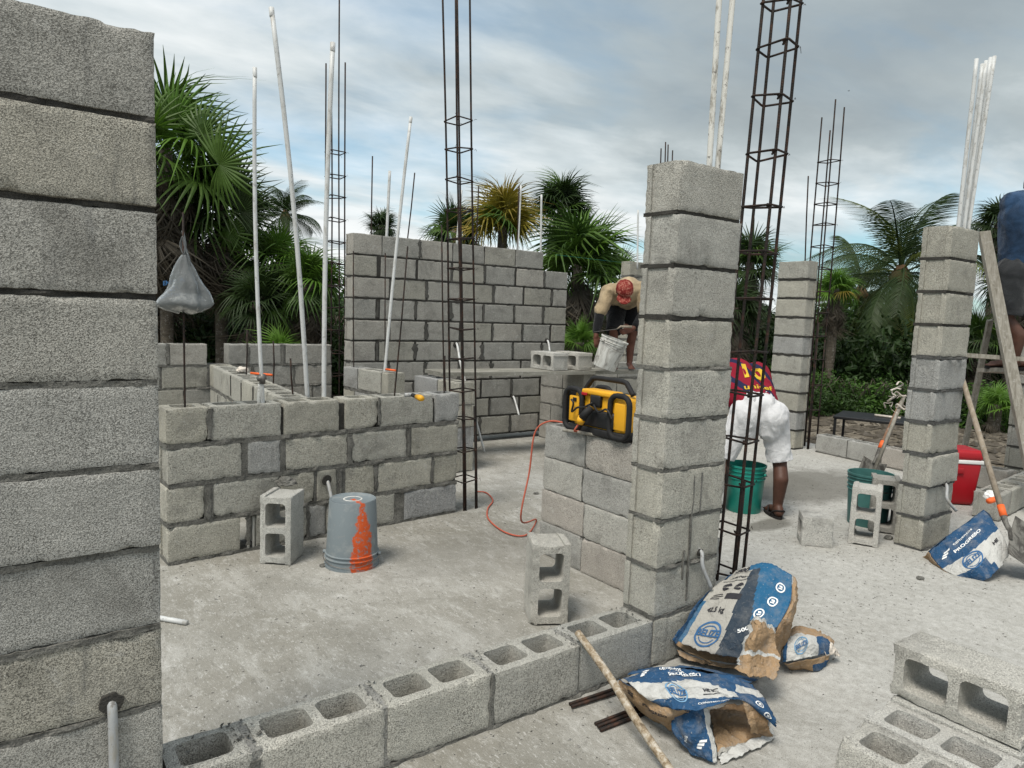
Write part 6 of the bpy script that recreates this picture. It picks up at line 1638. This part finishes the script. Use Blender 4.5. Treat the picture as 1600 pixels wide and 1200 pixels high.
for i, x in enumerate(range(1230, 1440, 26)):
    bush(x+rnd(-8, 8), rnd(12.0, 13.2), rnd(.7, .95), rnd(.7, 1.0), random.random() < .55, ordn[i]+' from left of the low bushes on the dirt beside the rear pillar', 'low bushes at the dirt edge')
for i, x in enumerate(range(1500, 1640, 30)): bush(x+rnd(-8, 8), rnd(11.5, 13), rnd(.7, .95), rnd(.6, .9), random.random() < .3, ordn[i]+' from the left of the low bushes behind the ladder', 'low bushes behind the ladder')
for i, x in enumerate(range(250, 560, 34)): bush(x+rnd(-8, 8), rnd(11.8, 12.8), rnd(1.1, 1.4), rnd(1.0, 1.3), False, ordn[i]+' from left of the dark bushes behind the small left room', 'bushes behind the left room')
# far wood that closes every gap low down
def wood():
    rs = np.random.RandomState(4); n = 42000
    a = rs.uniform(YAW-1.15, YAW+1.15, n); d = rs.uniform(20, 30, n); hmax = 2.1+.55*np.sin(a*31)+.35*np.sin(a*77+1)+.25*np.sin(a*190)
    z = rs.uniform(0, 1, n)**.75*hmax*(1+.012*(d-20)); p = np.stack([np.cos(a)*d, np.sin(a)*d, z-.2], 1)
    nrm = rs.normal(size=(n, 3))+np.array([0, 0, .6]); nrm /= np.linalg.norm(nrm, axis=1)[:, None]
    t = np.cross(nrm, rs.normal(size=(n, 3))); t /= np.linalg.norm(t, axis=1)[:, None]; b = np.cross(nrm, t); L = rs.uniform(.07, .18, (n, 1))
    v = np.stack([p-t*L, p-b*L*.5, p+t*L, p+b*L*.5], 1).reshape(-1, 3)
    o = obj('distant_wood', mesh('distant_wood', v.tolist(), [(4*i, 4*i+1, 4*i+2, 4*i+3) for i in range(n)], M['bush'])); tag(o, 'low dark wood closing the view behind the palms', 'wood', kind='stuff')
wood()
# dry litter and low weeds on the dirt
def scatter(name, label, cat, n, fn, mt, seed, flat=True, s=(.02, .06)):
    rs = np.random.RandomState(seed); v = []; f = []
    for i in range(n):
        x, y, z = fn(rs); a_ = rs.uniform(0, 6.28); L = rs.uniform(*s); W_ = L*rs.uniform(.3, .6); h = L*rs.uniform(.1, .5)
        b = len(v); ca, sa = cos(a_), sin(a_)
        for px_, py_, pz_ in ((-L, 0, 0), (0, -W_, 0), (L, 0, h*.4), (0, W_, 0), (0, 0, h)): v.append((x+px_*ca-py_*sa, y+px_*sa+py_*ca, z+pz_))
        f += [(b, b+1, b+4), (b+1, b+2, b+4), (b+2, b+3, b+4), (b+3, b, b+4)]
    o = obj(name, mesh(name, v, f, M[mt])); return tag(o, label, cat, kind='stuff')
def on_dirt(rs):
    while True:
        x, y = rs.uniform(2, 17), rs.uniform(1, 15)
        if x > 8.22 or y > 7.62: return x, y, dz(x, y)+.005
scatter('leaf_litter', 'dry brown leaf litter on the dirt beyond the slab', 'litter', 9000, on_dirt, 'dead', 5, s=(.04, .14))
def on_slab(rs):
    while True:
        x, y = rs.uniform(.2, 8.5), rs.uniform(.8, 7)
        if (rs.rand() < .25) or (abs(y-1.8) < .2) or (abs(y-4.1) < .15) or (4 < x < 6.5 and 1.5 < y < 3.8) or (5 < x < 7.5 and 3.2 < y < 3.8): return x, y, .001
scatter('gravel_crumbs', 'small crumbs of mortar and grit scattered on the concrete floor', 'crumbs', 5200, on_slab, 'mortar', 8, s=(.002, .009))
scatter('block_chips', 'pale chips broken off blocks lying on the concrete floor', 'chips', 700, on_slab, 'mortar_light', 19, s=(.004, .013))
scatter('sand_grit', 'dark grit specks scattered on the concrete floor', 'grit', 3000, on_slab, 'mortar_dark', 9, s=(.002, .006))
for k, (x, y, s_, where) in enumerate(((838, 772, .02, 'left of the short block wall'), (505, 885, .018, 'left of the grey bucket'), (1388, 842, .03, 'at the foot of the leaning pillar'), (1300, 702, .02, 'before the pale low course'), (1215, 752, .022, 'behind the sandal of the man in white shorts'), (1438, 905, .02, 'left of the blue bag'))):
    p = G(x, y, 0); lump('mortar_crumb', p+Z*s_*.3, (s_*1.3, s_, s_*.6), 'mortar', 'loose crumb of mortar on the floor '+where, 'crumb', k*3.3, 2)['group'] = 'mortar crumbs on the floor'
# guide string from the far wall to the slim pillar
bar('guide_string', 'thin green guide string stretched right from the far wall top', 'string', [V(868, 398, 6.62), D(988, 412, 10.0)], .0016, 'teal', 4)

bd = MB(); q0 = Vector((0, 0, 0)); bd.tube([-RT*.10, RT*.0, RT*.12], [.01, .04, .015], 6); bd.add([RT*-.03, RT*.04, FW*.2+Z*.07, FW*-.2+Z*.07, RT*-.03-Z*.005], [(0, 1, 2), (1, 0, 3), (4, 1, 2), (1, 4, 3)])
ob_ = bd.build('bird', M['black']); ob_.location = D(1326, 142, 75); tag(ob_, 'tiny dark bird high in the sky right of the large rebar cage', 'bird')
